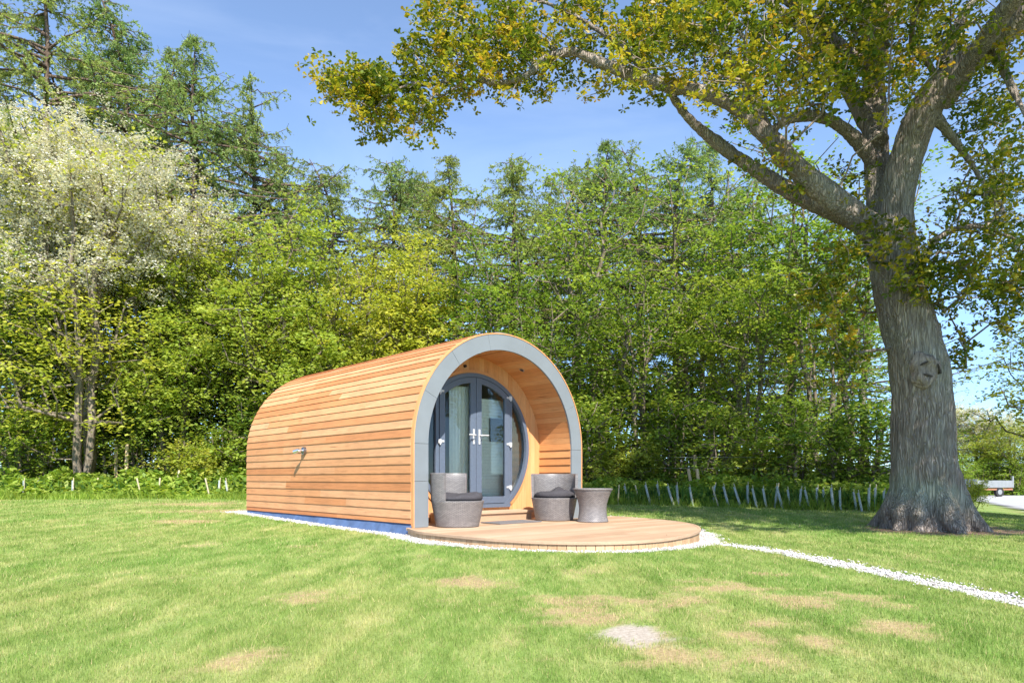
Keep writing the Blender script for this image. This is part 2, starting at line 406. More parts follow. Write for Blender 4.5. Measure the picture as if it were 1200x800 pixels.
def blade_mat():
    m,nt,out=newmat('grass_blades')
    c=lawn_colour(nt,True)
    t=attr(nt); c=mixc(nt,ramp(nt,t,[(.62,0),(1,.9)]),c,(.56,.43,.25))
    c=mixc(nt,.8,c,ramp(nt,t,[(0,.62),(.5,1.05),(1,1.2)]),'MULTIPLY')
    d=nt.nodes.new('ShaderNodeBsdfDiffuse'); nt.links.new(c,d.inputs['Color'])
    tr=nt.nodes.new('ShaderNodeBsdfTranslucent'); nt.links.new(mixc(nt,1.,c,(1.3,1.2,.7),'MULTIPLY'),tr.inputs['Color'])
    mx=nt.nodes.new('ShaderNodeMixShader'); mx.inputs[0].default_value=.35
    nt.links.new(d.outputs[0],mx.inputs[1]); nt.links.new(tr.outputs[0],mx.inputs[2]); nt.links.new(mx.outputs[0],out.inputs['Surface']); return m
tag(link('grass',blades(),blade_mat()),'short mown green grass with dry yellow patches','grass',kind='stuff')

# ---- gravel bed and stones
def gravel():
    st=.045; X,Y=np.meshgrid(np.arange(-6.5,5,st),np.arange(-1.6,14.5,st))
    S=gravel_sdf(X,Y)
    keep=(S[:-1,:-1]<0)|(S[1:,1:]<0)|(S[1:,:-1]<0)|(S[:-1,1:]<0)
    Z=gz(X,Y)-.008+(vnoise(X,Y,.09,21)-.5)*.012-np.clip(S*.4,0,.02)
    idx=np.arange(X.size).reshape(X.shape)
    Fq=np.stack([idx[:-1,:-1],idx[:-1,1:],idx[1:,1:],idx[1:,:-1]],-1)[keep]
    used=np.unique(Fq); rm=np.full(X.size,-1); rm[used]=np.arange(len(used))
    V=np.stack([X,Y,Z],-1).reshape(-1,3)[used]
    return npmesh('gravel_path',V,rm[Fq])
m,nt,out=newmat('white_gravel'); v=nt.nodes.new('ShaderNodeTexVoronoi'); v.inputs['Scale'].default_value=42; nt.links.new(worldco(nt),v.inputs['Vector'])
c=mixc(nt,.5,ramp(nt,v.outputs['Color'],[(0,(.28,.26,.24)),(.5,(.48,.46,.44)),(1,(.62,.60,.58))]),ramp(nt,v.outputs['Distance'],[(0,1.05),(.8,.55)]),'MULTIPLY')
principled(nt,out,c,.85,normal=bump(nt,v.outputs['Distance'],-.8,.02),spec=.2); GRAVEL=m
tag(link('gravel_path',gravel(),GRAVEL,smooth=True),'white gravel border and narrow path','path',kind='structure')
def stones():
    rs=np.random.RandomState(5); n=190000
    X=rs.uniform(-6.3,4.2,n); Y=rs.uniform(1.5,13.5,n); s=gravel_sdf(X,Y)
    lx,ly=w2loc(X,Y)
    k=((s<.02)|((s<.10)&(rs.rand(n)<.025)))&~(inpoly(DECK,lx,ly))&~((np.abs(lx)<1.55)&(ly>0)&(ly<5.3))
    X=X[k];Y=Y[k];s=s[k];n=len(X); r=rs.uniform(.0045,.0115,n)
    D=np.array([[1,0,0],[-1,0,0],[0,1,0],[0,-1,0],[0,0,1],[0,0,-1]],float)
    V=D[None]*r[:,None,None]*rs.uniform(.6,1.4,(n,6,1)); a=rs.uniform(0,6.28,n); ca,sa=np.cos(a),np.sin(a)
    Vx=V[...,0]*ca[:,None]-V[...,1]*sa[:,None]; Vy=V[...,0]*sa[:,None]+V[...,1]*ca[:,None]
    Vz=V[...,2]*.7+Vx*rs.uniform(-.4,.4,(n,1))
    P=np.stack([Vx+X[:,None],Vy+Y[:,None],Vz+(gz(X,Y)-.002+.008*(s>0))[:,None]],-1).reshape(-1,3)
    T=np.array([[0,2,4],[2,1,4],[1,3,4],[3,0,4],[2,0,5],[1,2,5],[3,1,5],[0,3,5]])
    Fc=(T[None]+6*np.arange(n)[:,None,None]).reshape(-1,3)
    return npmesh('gravel',P,Fc,{'tint':np.repeat(rs.rand(n),8)})
m,nt,out=newmat('gravel_stones'); principled(nt,out,ramp(nt,attr(nt),[(0,(.20,.17,.15)),(.2,(.44,.41,.38)),(1,(.72,.71,.69))]),.7,spec=.3)
tag(link('gravel',stones(),m),'loose white stone chippings','gravel',kind='stuff')

# ---- road / yard
st=.5; X,Y=np.meshgrid(np.arange(7,60,st),np.arange(4,43,st)); inside=inpoly(ROADP,X,Y)
keep=inside[:-1,:-1]&inside[1:,1:]&inside[1:,:-1]&inside[:-1,1:]
idx=np.arange(X.size).reshape(X.shape); Fq=np.stack([idx[:-1,:-1],idx[:-1,1:],idx[1:,1:],idx[1:,:-1]],-1)[keep]
used=np.unique(Fq); rm=np.full(X.size,-1); rm[used]=np.arange(len(used))
me=npmesh('road',np.stack([X,Y,gz(X,Y)+.035],-1).reshape(-1,3)[used],rm[Fq])
m,nt,out=newmat('pale_tarmac'); principled(nt,out,ramp(nt,texn(nt,worldco(nt),5,6,.7),[(.3,(.30,.30,.31)),(.7,(.44,.43,.43))]),.9,spec=.2)
tag(link('road',me,m,smooth=True),'pale tarmac track beyond the oak','road',kind='structure')

# ================================================================== POD
pod=empty('camping_pod',(POD.x,POD.y,0),ANG)
tag(pod,'timber camping pod with rounded cedar cladding, grey arch front and round glazed door','camping pod')
R=1.58; ZC=1.055+DZ; PW=5.2; ND=.67; RI=1.355
rnd=random.Random(3)
def arch(s,r,half_len=None):
    """point & outward normal at arclength s (measured on R) along the left half, bottom to apex; radius r"""
    hs=1.055
    if s<=hs: return (-r,DZ+s),(-1,0)
    a=(s-hs)/R; return (-r*math.cos(a),ZC+r*math.sin(a)),(-math.cos(a),math.sin(a))
HS=1.055+R*PI/2
mb=MB(); nb=30; ex=(HS-.12)/nb
for side in (1,-1):
    for i in range(nb):
        s0=i*ex+(.05 if i==0 else 0); s1=(i+1)*ex+.012
        (p0,n0),(p1,n1)=arch(s0,R),arch(min(s1,HS),R)
        prof=[(p0[0]+n0[0]*o,p0[1]+n0[1]*o) for o in (-.012,.0135)]+[(p1[0]+n1[0]*o,p1[1]+n1[1]*o) for o in (.002,-.012)]
        prof=[(side*a,b) for a,b in prof]
        y=.02; last=PW
        while y<last-.01:
            L=rnd.choice([1.2,1.8,2.4,3.0,3.6])*rnd.uniform(.8,1.2); y1=min(last,y+L)
            if last-y1<.5: y1=last
            t=min(1,max(0,rnd.gauss(.6,.15))) if rnd.random()>.15 else rnd.uniform(.05,.3)
            n=4
            mb.add([(q[0],y+.0008,q[1]) for q in prof]+[(q[0],y1-.0008,q[1]) for q in prof],[(0,1,2,3),(7,6,5,4)]+[(k,k+4,(k+1)%4+4,(k+1)%4) for k in range(4)],t)
            y=y1
mb.build('cladding',CEDAR,pod)
# ridge flashing
mb=MB(); a0=(HS-.15-1.055)/R
o=[( (R+.024)*math.cos(a),ZC+(R+.024)*math.sin(a)) for a in np.linspace(a0,PI-a0,12)]
i_=[( (R-.01)*math.cos(a),ZC+(R-.01)*math.sin(a)) for a in np.linspace(a0,PI-a0,12)]
mb.band(o,i_,.02,PW+.02); mb.build('ridge_flashing',FLASH,pod)
def archline(r,n=40,z0=DZ,x_scale=1):
    return [(-r,z0),(-r,ZC-.5),(-r,ZC)]+[(-r*math.cos(a),ZC+r*math.sin(a)) for a in np.linspace(0,PI,n)[1:-1]]+[(r,ZC),(r,ZC-.5),(r,z0)]
# grey front arch in panels
mb=MB(); segs=[(-1,-1)]
def seg(a0,a1,r0,r1,y0,y1,t=.5,n=8):
    A=np.linspace(a0,a1,n); mb.band([(-r1*math.cos(a),ZC+r1*math.sin(a)) for a in A],[(-r0*math.cos(a),ZC+r0*math.sin(a)) for a in A],y0,y1,t)
cut=np.linspace(0,PI,8)
for a,b in zip(cut[:-1],cut[1:]): seg(a+.0006,b-.0006,RI-.005,R-.012,-.03,.0,rnd.random())
for sd in (-1,1):
    for z0,z1 in ((DZ+.002,.66),(.663,ZC-.002)):
        mb.box(min(sd*(RI-.005),sd*(R-.012)),max(sd*(RI-.005),sd*(R-.012)),-.03,0,z0,z1,rnd.random())
mb.build('front_arch',GREYF,pod,bevel=.003)
mb=MB(); mb.band(archline(R+.004),archline(R-.0105),-.036,.018); mb.build('arch_trim',CEDAR_V,pod,smooth=True)
# porch lining
mb=MB(); hs=1.055; s=0
for side in (-1,1):
    s=0
    while s<1.055+R*PI/2-.02:
        flat=s<1.15; w=.117 if flat else .098; gap=.006 if flat else .0018
        (p0,n0),(p1,n1)=arch(s+gap,RI),arch(min(s+w-.0005,HS),RI)
        lip=.014 if flat else .0
        prof=[(p0[0]-n0[0]*lip,p0[1]-n0[1]*lip),(p0[0]+n0[0]*.02,p0[1]+n0[1]*.02),(p1[0]+n1[0]*.02,p1[1]+n1[1]*.02),(p1[0],p1[1])]
        prof=[(side*-a,b) for a,b in prof]
        mb.add([(q[0],.001,q[1]) for q in prof]+[(q[0],ND+.01,q[1]) for q in prof],[(0,1,2,3),(7,6,5,4)]+[(k,k+4,(k+1)%4+4,(k+1)%4) for k in range(4)],rnd.random())
        s+=w
mb.build('porch_lining',LINING,pod)
mb=MB(); mb.band(archline(RI+.06),archline(RI+.022),.002,PW-.05); mb.build('structural_shell',mat_plain('shell_ply',(.10,.06,.035),.9),pod)
# round door: centre
CZ=1.17; RR=1.075; ZB=.315
def archtop(x,r): return ZC+math.sqrt(max(r*r-x*x,0)) if abs(x)<r else ZC
mb=MB(); x=-RI-.02; bw=.097
while x<RI+.02:
    t=rnd.random(); x1=min(x+bw-.002,RI+.02); n=4
    for k in range(n):
        a=x+(x1-x)*k/n; b=x+(x1-x)*(k+1)/n
        def top(q): return archtop(q,RI+.021)
        RH=RR+.03
        def hole(q): return math.sqrt(max(RH*RH-q*q,0)) if abs(q)<RH else 0
        ha,hb=hole(a),hole(b)
        y0,y1=ND,ND+.03
        if ha==0 and hb==0: pieces=[(DZ,DZ,top(a),top(b))]
        else: pieces=[(DZ,DZ,max(CZ-ha,ZB-.0) if abs(a)<.9 else CZ-ha,max(CZ-hb,ZB) if abs(b)<.9 else CZ-hb),(CZ+ha,CZ+hb,top(a),top(b))]
        for (za,zb,zc,zd) in pieces:
            if zc-za<1e-4 and zd-zb<1e-4: continue
            mb.add([(a,y0,za),(b,y0,zb),(b,y0,zd),(a,y0,zc),(a,y1,za),(b,y1,zb),(b,y1,zd),(a,y1,zc)],[(0,1,2,3),(7,6,5,4),(0,4,5,1),(1,5,6,2),(2,6,7,3),(3,7,4,0)],t)
    x+=bw
mb.build('front_wall',CEDAR_V,pod)
def ring_outline(r,zb,n=60):
    dz=zb-CZ; a=math.asin(max(-1,min(1,dz/r)))     # from right bottom, counter-clockwise to left bottom
    return [(r*math.cos(t),CZ+r*math.sin(t)) for t in np.linspace(a,PI-a,n)]
mb=MB(); mb.band(ring_outline(RR+.05,ZB-.01),ring_outline(RR+.002,ZB-.01),ND-.022,ND+.028); mb.build('ring_trim',LINING,pod,smooth=True)
mb=MB(); mb.band(ring_outline(RR,ZB),ring_outline(RR-.058,ZB),ND-.04,ND+.06,closed=False)
xw=math.sqrt(RR**2-(CZ-ZB)**2); mb.box(-xw-.02,xw+.02,ND-.045,ND+.06,ZB-.055,ZB+.002)
mb.build('door_surround',DARKF,pod,smooth=True)
XJ=.675
for sd in (-1,1):
    mb=MB(); zt=math.sqrt((RR-.05)**2-(XJ+.03)**2)
    mb.box(min(sd*XJ,sd*(XJ+.055)),max(sd*XJ,sd*(XJ+.055)),ND-.02,ND+.05,ZB+.002,CZ+zt); mb.build('jamb',DARKF,pod,bevel=.003)
    # side light
    ri=RR-.057; a=math.acos((XJ+.055)/ri); A=np.linspace(-a,a,30)
    pts=[(sd*ri*math.cos(t),CZ+ri*math.sin(t)) for t in A]
    mb=MB(); mb.prism(pts,ND+.012,ND+.018); mb.build('side_window',GLASS,pod)
    # leaf
    g0=.004; rl=RR-.062
    def outline(x0,x1,zb,r,n=14):
        P=[(x0,zb),(x1,zb)]; zt=CZ+math.sqrt(r*r-x1*x1); P.append((x1,zt))
        a1=math.acos(x1/r); a0=math.acos(x0/r)
        P+=[(r*math.cos(t),CZ+r*math.sin(t)) for t in np.linspace(a1,a0,n)[1:]]
        return [(sd*p,q) for p,q in P]
    leaf=empty('door_leaf'); leaf.parent=pod
    mb=MB(); mb.band(outline(g0,XJ-.004,ZB+.008,rl),outline(.105,XJ-.1,ZB+.11,rl-.085),ND-.032,ND+.022,closed=True); mb.build('leaf_frame',DARKF,leaf,bevel=.004)
    mb=MB(); mb.prism(outline(.10,XJ-.095,ZB+.105,rl-.08),ND-.008,ND-.003); mb.build('pane',GLASS,leaf)
    for hz in (1.93,1.22,.56):
        mb=MB(); mb.box(sd*XJ-.028,sd*XJ+.028,ND-.05,ND-.0325,hz-.028,hz+.028); mb.tube([(sd*XJ,ND-.05,hz-.05),(sd*XJ,ND-.05,hz+.03)],.011,8); mb.box(min(sd*XJ,sd*(XJ-.075)),max(sd*XJ,sd*(XJ-.075)),ND-.044,ND-.033,hz-.012,hz+.016)
        mb.build('hinge',WHITEM,leaf,bevel=.002)
    mb=MB(); hx=sd*.054; hz=1.33
    mb.box(hx-.016,hx+.016,ND-.042,ND-.0325,hz-.13,hz+.09)
    mb.tube([(hx,ND-.04,hz),(hx,ND-.085,hz),(hx+sd*.02,ND-.095,hz),(hx+sd*.13,ND-.095,hz+.004)],.0105,8)
    mb.tube([(hx,ND-.041,hz-.07),(hx,ND-.05,hz-.07)],.011,10); mb.build('handle',WHITEM,leaf,bevel=.002)
# room inside
mb=MB(); n_=24; A=np.linspace(0,PI,n_); rr=RI-.03; y0,y1=ND+.075,PW-.12
P=[(-rr,.30)]+[(-rr*math.cos(a),ZC+rr*math.sin(a)) for a in A]+[(rr,.30)]
mb.add([(p[0],y0,p[1]) for p in P]+[(p[0],y1,p[1]) for p in P],[(i,i+1,len(P)+i+1,len(P)+i) for i in range(len(P)-1)]); mb.build('room_lining',CREAM,pod,smooth=True)
mb=MB(); mb.box(-rr,rr,ND+.04,PW-.1,.26,.3); mb.build('room_floor',PINE,pod)
mb=MB(); mb.prism(P,PW-.12,PW-.10); mb.build('inner_end_wall',CREAM,pod)
mb=MB(); mb.prism([(p[0]*1.16,p[1] if p[1]>.31 else DZ+.002) for p in P][:0]+archline(R-.02,24),PW-.01,PW+.02); mb.build('rear_wall',CEDAR_V,pod)
for ci,(x0,x1) in enumerate(((-.40,-.02),(.80,1.0))):
    n=26; mb=MB()
    for k in range(n):
        a=x0+(x1-x0)*k/n; b=x0+(x1-x0)*(k+1)/n
        ya=ND+.10+.022*math.sin(k*1.55); yb_=ND+.10+.022*math.sin((k+1)*1.55)
        tz=min(CZ+.88, CZ+math.sqrt(max(.01,(RR-.1)**2-max(abs(a),abs(b))**2)))
        mb.add([(a,ya,.32),(b,yb_,.32),(b,yb_,tz),(a,ya,tz)],[(0,1,2,3)])
    mb.build('curtain',CURT,pod,smooth=True)
bed=empty('bed'); bed.parent=pod
mb=MB(); mb.box(-.75,.75,3.0,4.95,.30,.62); mb.build('mattress',CURT,bed,bevel=.03)
mb=MB(); mb.box(-.9,.9,4.96,5.06,.30,1.2); mb.build('headboard',mat_plain('headboard_cloth',(.22,.13,.09),.9),bed)
mb=MB()
for k in range(32):
    z=.34+k*.049
    if z<1.95: mb.box(.03,.70,ND+.15,ND+.154,z,z+.047,rnd.random())
mb.build('window_blind',CURT,pod)
mb=MB(); mb.box(.40,.66,ND+.11,ND+.13,1.26,1.62); mb.build('reflection_panel',mat_plain('reflection_brown',(.05,.035,.03),.4),pod)  # dark panel added to imitate a reflection in the right door glass
# skirt
mb=MB(); n=60
for k in range(n):
    ya=.0+k*(PW/n); yb_=ya+PW/n; w=lambda y:.012*math.sin(y*5)+.008*math.sin(y*17)
    mb.add([(-1.572+w(ya)*.2,ya,DZ+.045),(-1.572+w(yb_)*.2,yb_,DZ+.045),(-1.655+w(yb_),yb_,-.03),(-1.655+w(ya),ya,-.03)],[(0,1,2,3)])
mb.build('damp_membrane',MEMB,pod,smooth=True)
mb=MB(); mb.box(1.53,1.56,0.0,PW,-.03,DZ-.014); mb.build('damp_membrane',MEMB,pod)
mb=MB(); mb.box(-1.56,1.56,.02,PW,DZ-.012,DZ-.003); mb.build('base_rail',BLACKM,pod)
# porch lamps
for (a,yy) in ((math.radians(62),.33),(math.radians(100),.3)):
    x=RI*math.cos(a); z=ZC+RI*math.sin(a)
    mb=MB(); d=Vector((-math.cos(a),0,-math.sin(a))); p=Vector((x,yy,z))
    mb.tube([p-d*.01,p+d*.012],.042,20); mb.build('downlight',CHROME,pod,smooth=True)
    mb=MB(); mb.tube([p+d*.006,p+d*.0145],.027,16); mb.build('downlight_lens',BLACKM,bpy.data.objects[pod.children[-1].name])
mb=MB(); mb.tube([(-.20,ND-.03,2.33),(-.20,ND+.001,2.33)],.022,14); mb.tube([(-.20,ND-.045,2.325),(-.20,ND-.03,2.33)],.012,10); mb.build('porch_sensor',BLACKM,pod)
# outside wall lamp (round plate with a little spout-like head)
LY=4.68*H; LZ=.70+32/800*17.18*H
wl=empty('wall_lamp'); wl.parent=pod; xw_=-R-.02
mb=MB(); mb.tube([(xw_+.012,LY,LZ),(xw_-.028,LY,LZ)],[.062,.058],20); mb.tube([(xw_-.028,LY,LZ),(xw_-.04,LY,LZ)],[.05,.03],20); mb.build('back_plate',mat_plain('dark_chrome',(.25,.25,.27),.25,.9),wl,smooth=True)
mb=MB(); mb.tube([(xw_-.035,LY,LZ+.005),(xw_-.075,LY,LZ+.0),(xw_-.10,LY+.01,LZ-.005)],[.016,.016,.018],12); mb.tube([(xw_-.09,LY-.01,LZ+.008),(xw_-.115,LY+.04,LZ-.01),(xw_-.13,LY+.07,LZ-.02)],[.026,.034,.036],14); mb.build('lamp_head',CHROME,wl,smooth=True)
# fine cable seams: corner bracket
mb=MB(); mb.box(-R-.02,-R+.03,-.005,.03,-.01,DZ-.012); mb.build('corner_bracket',BLACKM,pod)

# ================================================================== DECK
deck=empty('deck',(POD.x,POD.y,0),ANG); tag(deck,'low rounded timber deck in front of the pod with slatted curved edge','deck')
mb=MB(); ymin=DECK[:,1].min(); y=0; bw=.142
def xs_at(yy):
    hit=[]
    for i in range(len(DECK)-1):
        a,b=DECK[i],DECK[i+1]
        if (a[1]-yy)*(b[1]-yy)<=0 and abs(a[1]-b[1])>1e-9: hit.append(a[0]+(b[0]-a[0])*(yy-a[1])/(b[1]-a[1]))
    return (min(hit),max(hit)) if len(hit)>1 else None
yy=-.003
while yy>ymin+.02:
    y1=max(yy-bw+.005,ymin+.012); A=xs_at(yy-.001); B=xs_at(y1)
    if A is None or B is None: break
    sub=3
    # a board in up to three lengths
    cuts=[0,rnd.uniform(.3,.7),1]
    for c0,c1 in zip(cuts[:-1],cuts[1:]):
        t=rnd.random(); g0=.0015
        xa0=A[0]+(A[1]-A[0])*c0+g0; xa1=A[0]+(A[1]-A[0])*c1-g0; xb0=B[0]+(B[1]-B[0])*c0+g0; xb1=B[0]+(B[1]-B[0])*c1-g0
        mb.add([(xb0,y1,DZ-.026),(xb1,y1,DZ-.026),(xa1,yy,DZ-.026),(xa0,yy,DZ-.026),(xb0,y1,DZ),(xb1,y1,DZ),(xa1,yy,DZ),(xa0,yy,DZ)],[(3,2,1,0),(4,5,6,7),(0,1,5,4),(1,2,6,5),(2,3,7,6),(3,0,4,7)],t)
    yy-=bw
yy=.003
while yy<ND-.01:
    y1=min(yy+bw-.005,ND-.002); mb.box(-RI+.003,RI-.003,yy,y1,DZ-.026,DZ,rnd.random()); yy+=bw
mb.build('deck_boards',DECKW,deck,bevel=.002)
# nosing + slatted fascia
nrm=np.zeros_like(DECK); tg=np.gradient(DECK,axis=0); tg/=np.linalg.norm(tg,axis=1)[:,None]; nrm[:,0]=tg[:,1]*-1*-1; nrm=np.stack([tg[:,1],-tg[:,0]],1)
cen=DECK.mean(0); 
if ((DECK-cen)*nrm).sum()<0: nrm=-nrm
def sweep(o0,o1,z0,z1,t=.5):
    n=len(DECK); vs=[]
    for (o,z) in ((o0,z0),(o1,z0),(o1,z1),(o0,z1)): vs+= [(p[0]+q[0]*o,p[1]+q[1]*o,z) for p,q in zip(DECK,nrm)]
    fs=[(k*n+i,((k+1)%4)*n+i,((k+1)%4)*n+i+1,k*n+i+1) for k in range(4) for i in range(n-1)]+[(0,n,2*n,3*n),(4*n-1,3*n-1,2*n-1,n-1)]
    mb.add(vs,fs,t)
mb=MB(); sweep(-.004,.032,DZ-.028,DZ+.003,.55); mb.build('deck_nosing',DECKW,deck,bevel=.003)
mb=MB()
d=np.concatenate([[0],np.cumsum(np.linalg.norm(np.diff(DECK,axis=0),axis=1))]); q=0
while q<d[-1]-.08:
    a=[np.interp(q,d,DECK[:,k]) for k in (0,1)]; b=[np.interp(q+.088,d,DECK[:,k]) for k in (0,1)]
    na=[np.interp(q+.04,d,nrm[:,k]) for k in (0,1)]; t=rnd.random()
    vs=[]
    for z in (-.11,DZ-.03):
        for (p,o) in ((a,.0),(b,.0),(b,.016),(a,.016)): vs.append((p[0]+na[0]*o,p[1]+na[1]*o,z))
    mb.add(vs,[(3,2,1,0),(4,5,6,7),(0,1,5,4),(1,2,6,5),(2,3,7,6),(3,0,4,7)],t); q+=.0925
mb.build('fascia_slats',mat_wood('fascia_wood',[(0,(.42,.26,.14)),(1,(.58,.39,.22))],axis=2,dark=.7,knots=False),deck)
# step
stp=empty('doorstep',(*loc2w(0,ND-.19),DZ),ANG); tag(stp,'low wooden step in front of the round door','step')
for nm,z0,z1,ins in (('tread',.105,.14,0),('riser',.0,.104,.018)):
    mb=MB()
    if nm=='tread': mb.box(-.84,.84,-.19,-.002,z0,z1,.6); mb.box(-.84,.84,.002,.185,z0,z1,.8)
    else:
        mb.box(-.82,.82,-.165,-.14,z0,z1,.3); mb.box(-.82,-.79,-.139,.18,z0,z1,.5); mb.box(.79,.82,-.139,.18,z0,z1,.5)
    mb.build(nm,DECKW,stp,bevel=.003)
p=px(600,9.86); mat_=MB(); mat_.box(-.40,.40,-.2,.2,.001,.016)
dm=mat_.build('doormat',MATT,bevel=.003); dm.location=(*loc2w(.02,-.10),DZ+.001); dm.rotation_euler=(0,0,ANG); tag(dm,'dark grey doormat lying before the step','doormat')

# ================================================================== FURNITURE
def chair(name,label,loc,face,cush_kind):
    r=empty(name,loc,face,.97); tag(r,label,'chair',group='wicker tub chairs on the deck')
    # base tub
    mb=MB(); prof=[(.02,.0),(.268,.0),(.285,.008),(.305,.10),(.328,.22),(.345,.315),(.352,.335),(.350,.343),(.318,.343),(.315,.31),(.02,.31)]
    mb.lathe(prof,64); mb.build('tub_base',WICK,r,smooth=True)
    # back shell: half ring opposite to +x
    a0,a1=PI/2+.06,3*PI/2-.06
    mb=MB(); k=40; rings=[(.352,.345),(.356,.45),(.360,.60),(.362,.695),(.352,.705),(.328,.705),(.322,.695),(.320,.60),(.318,.45),(.316,.345)]
    mb.lathe(rings,k,a0,a1); m_=k+1; n_=len(rings)
    b=len(mb.v)-m_*n_
    mb.f.append(tuple(b+i*m_ for i in range(n_))[::-1]); mb.t.append(.5); mb.f.append(tuple(b+i*m_+k for i in range(n_))); mb.t.append(.5)
    mb.build('back_shell',WICK,r,smooth=True)
    # cushion
    rs=random.Random(cush_kind); me=bpy.data.meshes.new('cushion'); V=[];Fc=[]; n=40; prof=[(0,.0),(.24,.0),(.295,.012),(.312,.045),(.295,.078),(.22,.094),(.10,.098),(.0,.10)]
    for q,z in prof:
        for i in range(n):
            a=2*PI*i/n; rr_=q*(1+.02*math.sin(3*a+cush_kind)); zz=z
            if z>.05: zz+= (.018*math.sin(2*a+cush_kind)+.012*math.sin(5*a))*min(1,q/.2)
            if cush_kind==2 and z>.05: zz+=.05*math.exp(-((math.cos(a-2.0)*q-.12)/.1)**2)
            V.append((rr_*math.cos(a)+(.02 if cush_kind==1 else 0),rr_*math.sin(a),.335+zz))
    for j in range(len(prof)-1):
        for i in range(n): Fc.append((j*n+i,j*n+(i+1)%n,(j+1)*n+(i+1)%n,(j+1)*n+i))
    me.from_pydata(V,[],Fc); link('cushion',me,CUSH,r,True)
    mb=MB()
    for a in (0.8,2.4,3.9,5.5): mb.lathe([(.001,-.0),(.02,-.0),(.02,.004)],10,c=(.22*math.cos(a),.22*math.sin(a)))
    return r
chair('wicker_chair','grey wicker tub chair at the left of the porch, turned sideways, with flat dark cushion',(-.70,8.78,DZ+.002),math.atan2(-.34,.94),1)
chair('wicker_chair','grey wicker tub chair facing the lawn beside the wicker table, rumpled dark cushion',(.625,10.10,DZ+.002),math.atan2(-1,-.16),2)
t=empty('wicker_table',(1.15,9.72,DZ+.002),0,.95); tag(t,'small round hourglass-shaped grey wicker table beside the right chair','table')
mb=MB(); mb.lathe([(.02,0),(.226,0),(.234,.008),(.218,.06),(.206,.14),(.204,.20),(.212,.27),(.235,.35),(.268,.43),(.285,.465),(.285,.47),(.02,.47)],64); mb.build('table_body',WICK,t,smooth=True)
mb=MB(); mb.lathe([(.001,.472),(.288,.472),(.298,.478),(.300,.488),(.294,.496),(.284,.498),(.001,.498)],64); mb.build('table_top',WICK,t,smooth=True)

# ================================================================== TREES
def rot_rand(rs,n,up=.0):
    v=rs.normal(size=(n,3)); v/=np.linalg.norm(v,axis=1)[:,None]; v[:,2]=np.abs(v[:,2])+up; v/=np.linalg.norm(v,axis=1)[:,None]; return v
def leaf_quads(C,L,W,rs,up=.5,tint=None,tdir=None,name='crown'):
    n=len(C); nn=rot_rand(rs,n,up)
    t=rs.normal(size=(n,3)) if tdir is None else tdir+rs.normal(size=(n,3))*.35
    t-=nn*(t*nn).sum(1)[:,None]; t/=np.linalg.norm(t,axis=1)[:,None]+1e-9; b=np.cross(nn,t)
    L=L*rs.uniform(.65,1.3,(n,1)); W=W*rs.uniform(.65,1.3,(n,1))
    V=np.stack([C-t*L/2,C+b*W/2-t*L*.05,C+t*L/2-nn*L*.12,C-b*W/2-t*L*.05],1).reshape(-1,3)
    if tint is None: tint=rs.rand(n)
    return V,np.arange(4*n).reshape(-1,4),tint
def hex_leaves(C,T,Nn,L,rs,tint):
    n=len(C); Nn=Nn-T*(Nn*T).sum(1)[:,None]; Nn/=np.linalg.norm(Nn,axis=1)[:,None]+1e-9; B=np.cross(Nn,T); L=L[:,None]
    pr=[(0,.02,0),(.32,.17,.04),(.55,.16,.06),(.78,.30,.03),(1.0,.10,-.08),(1.0,-.10,-.08),(.78,-.30,.03),(.55,-.16,.06),(.32,-.17,.04)]
    V=np.stack([C+T*L*a+B*L*w+Nn*L*h for a,w,h in pr],1).reshape(-1,3)
    return V,np.arange(9*n).reshape(-1,9),tint
def grow(P0,par0,att,rs,w=.35,sub=.35,jit=.06,sag=0):
    """join every attractor to the skeleton; returns nodes, parents, tip flags"""
    P=list(P0); par=list(par0); plen=[0.0]*len(P)
    for i in range(1,len(P)): plen[i]=plen[par[i]]+np.linalg.norm(P[i]-P[par[i]])
    A=np.array(P); PL=np.array(plen)
    d=np.array([np.min(np.linalg.norm(A-a,axis=1)) for a in att]); order=np.argsort(d); tips=[]
    cap=len(P)+len(att)*12; buf=np.zeros((cap,3)); bl=np.zeros(cap); n=len(P); buf[:n]=A; bl[:n]=PL; pr=par+[0]*(cap-n)
    for k in order:
        a=att[k]; dd=np.linalg.norm(buf[:n]-a,axis=1); below=np.clip(buf[:n,2]-a[2],0,None)
        j=int(np.argmin(dd+w*bl[:n]+.5*below)); L=dd[j]; m=max(1,min(10,int(L/sub)))
        p0=buf[j].copy(); prev=j
        for i in range(1,m+1):
            t=i/m; q=p0+(a-p0)*t
            if i<m: q=q+rs.normal(size=3)*jit*L*.6
            q[2]+=-sag*L*math.sin(PI*t) if sag else 0
            if n>=cap: break
            buf[n]=q; pr[n]=prev; bl[n]=bl[prev]+np.linalg.norm(q-buf[prev]); prev=n; n+=1
        tips.append(prev)
    return buf[:n].copy(),np.array(pr[:n]),np.array(tips)
def radii(P,par,tips,r0=.006,e=2.2):
    r=np.zeros(len(P)); 
    for t in tips: r[t]+=r0**e
    for i in range(len(P)-1,0,-1):
        if r[i]==0: r[i]=r0**e
        r[par[i]]+=r[i]
    return r**(1/e)
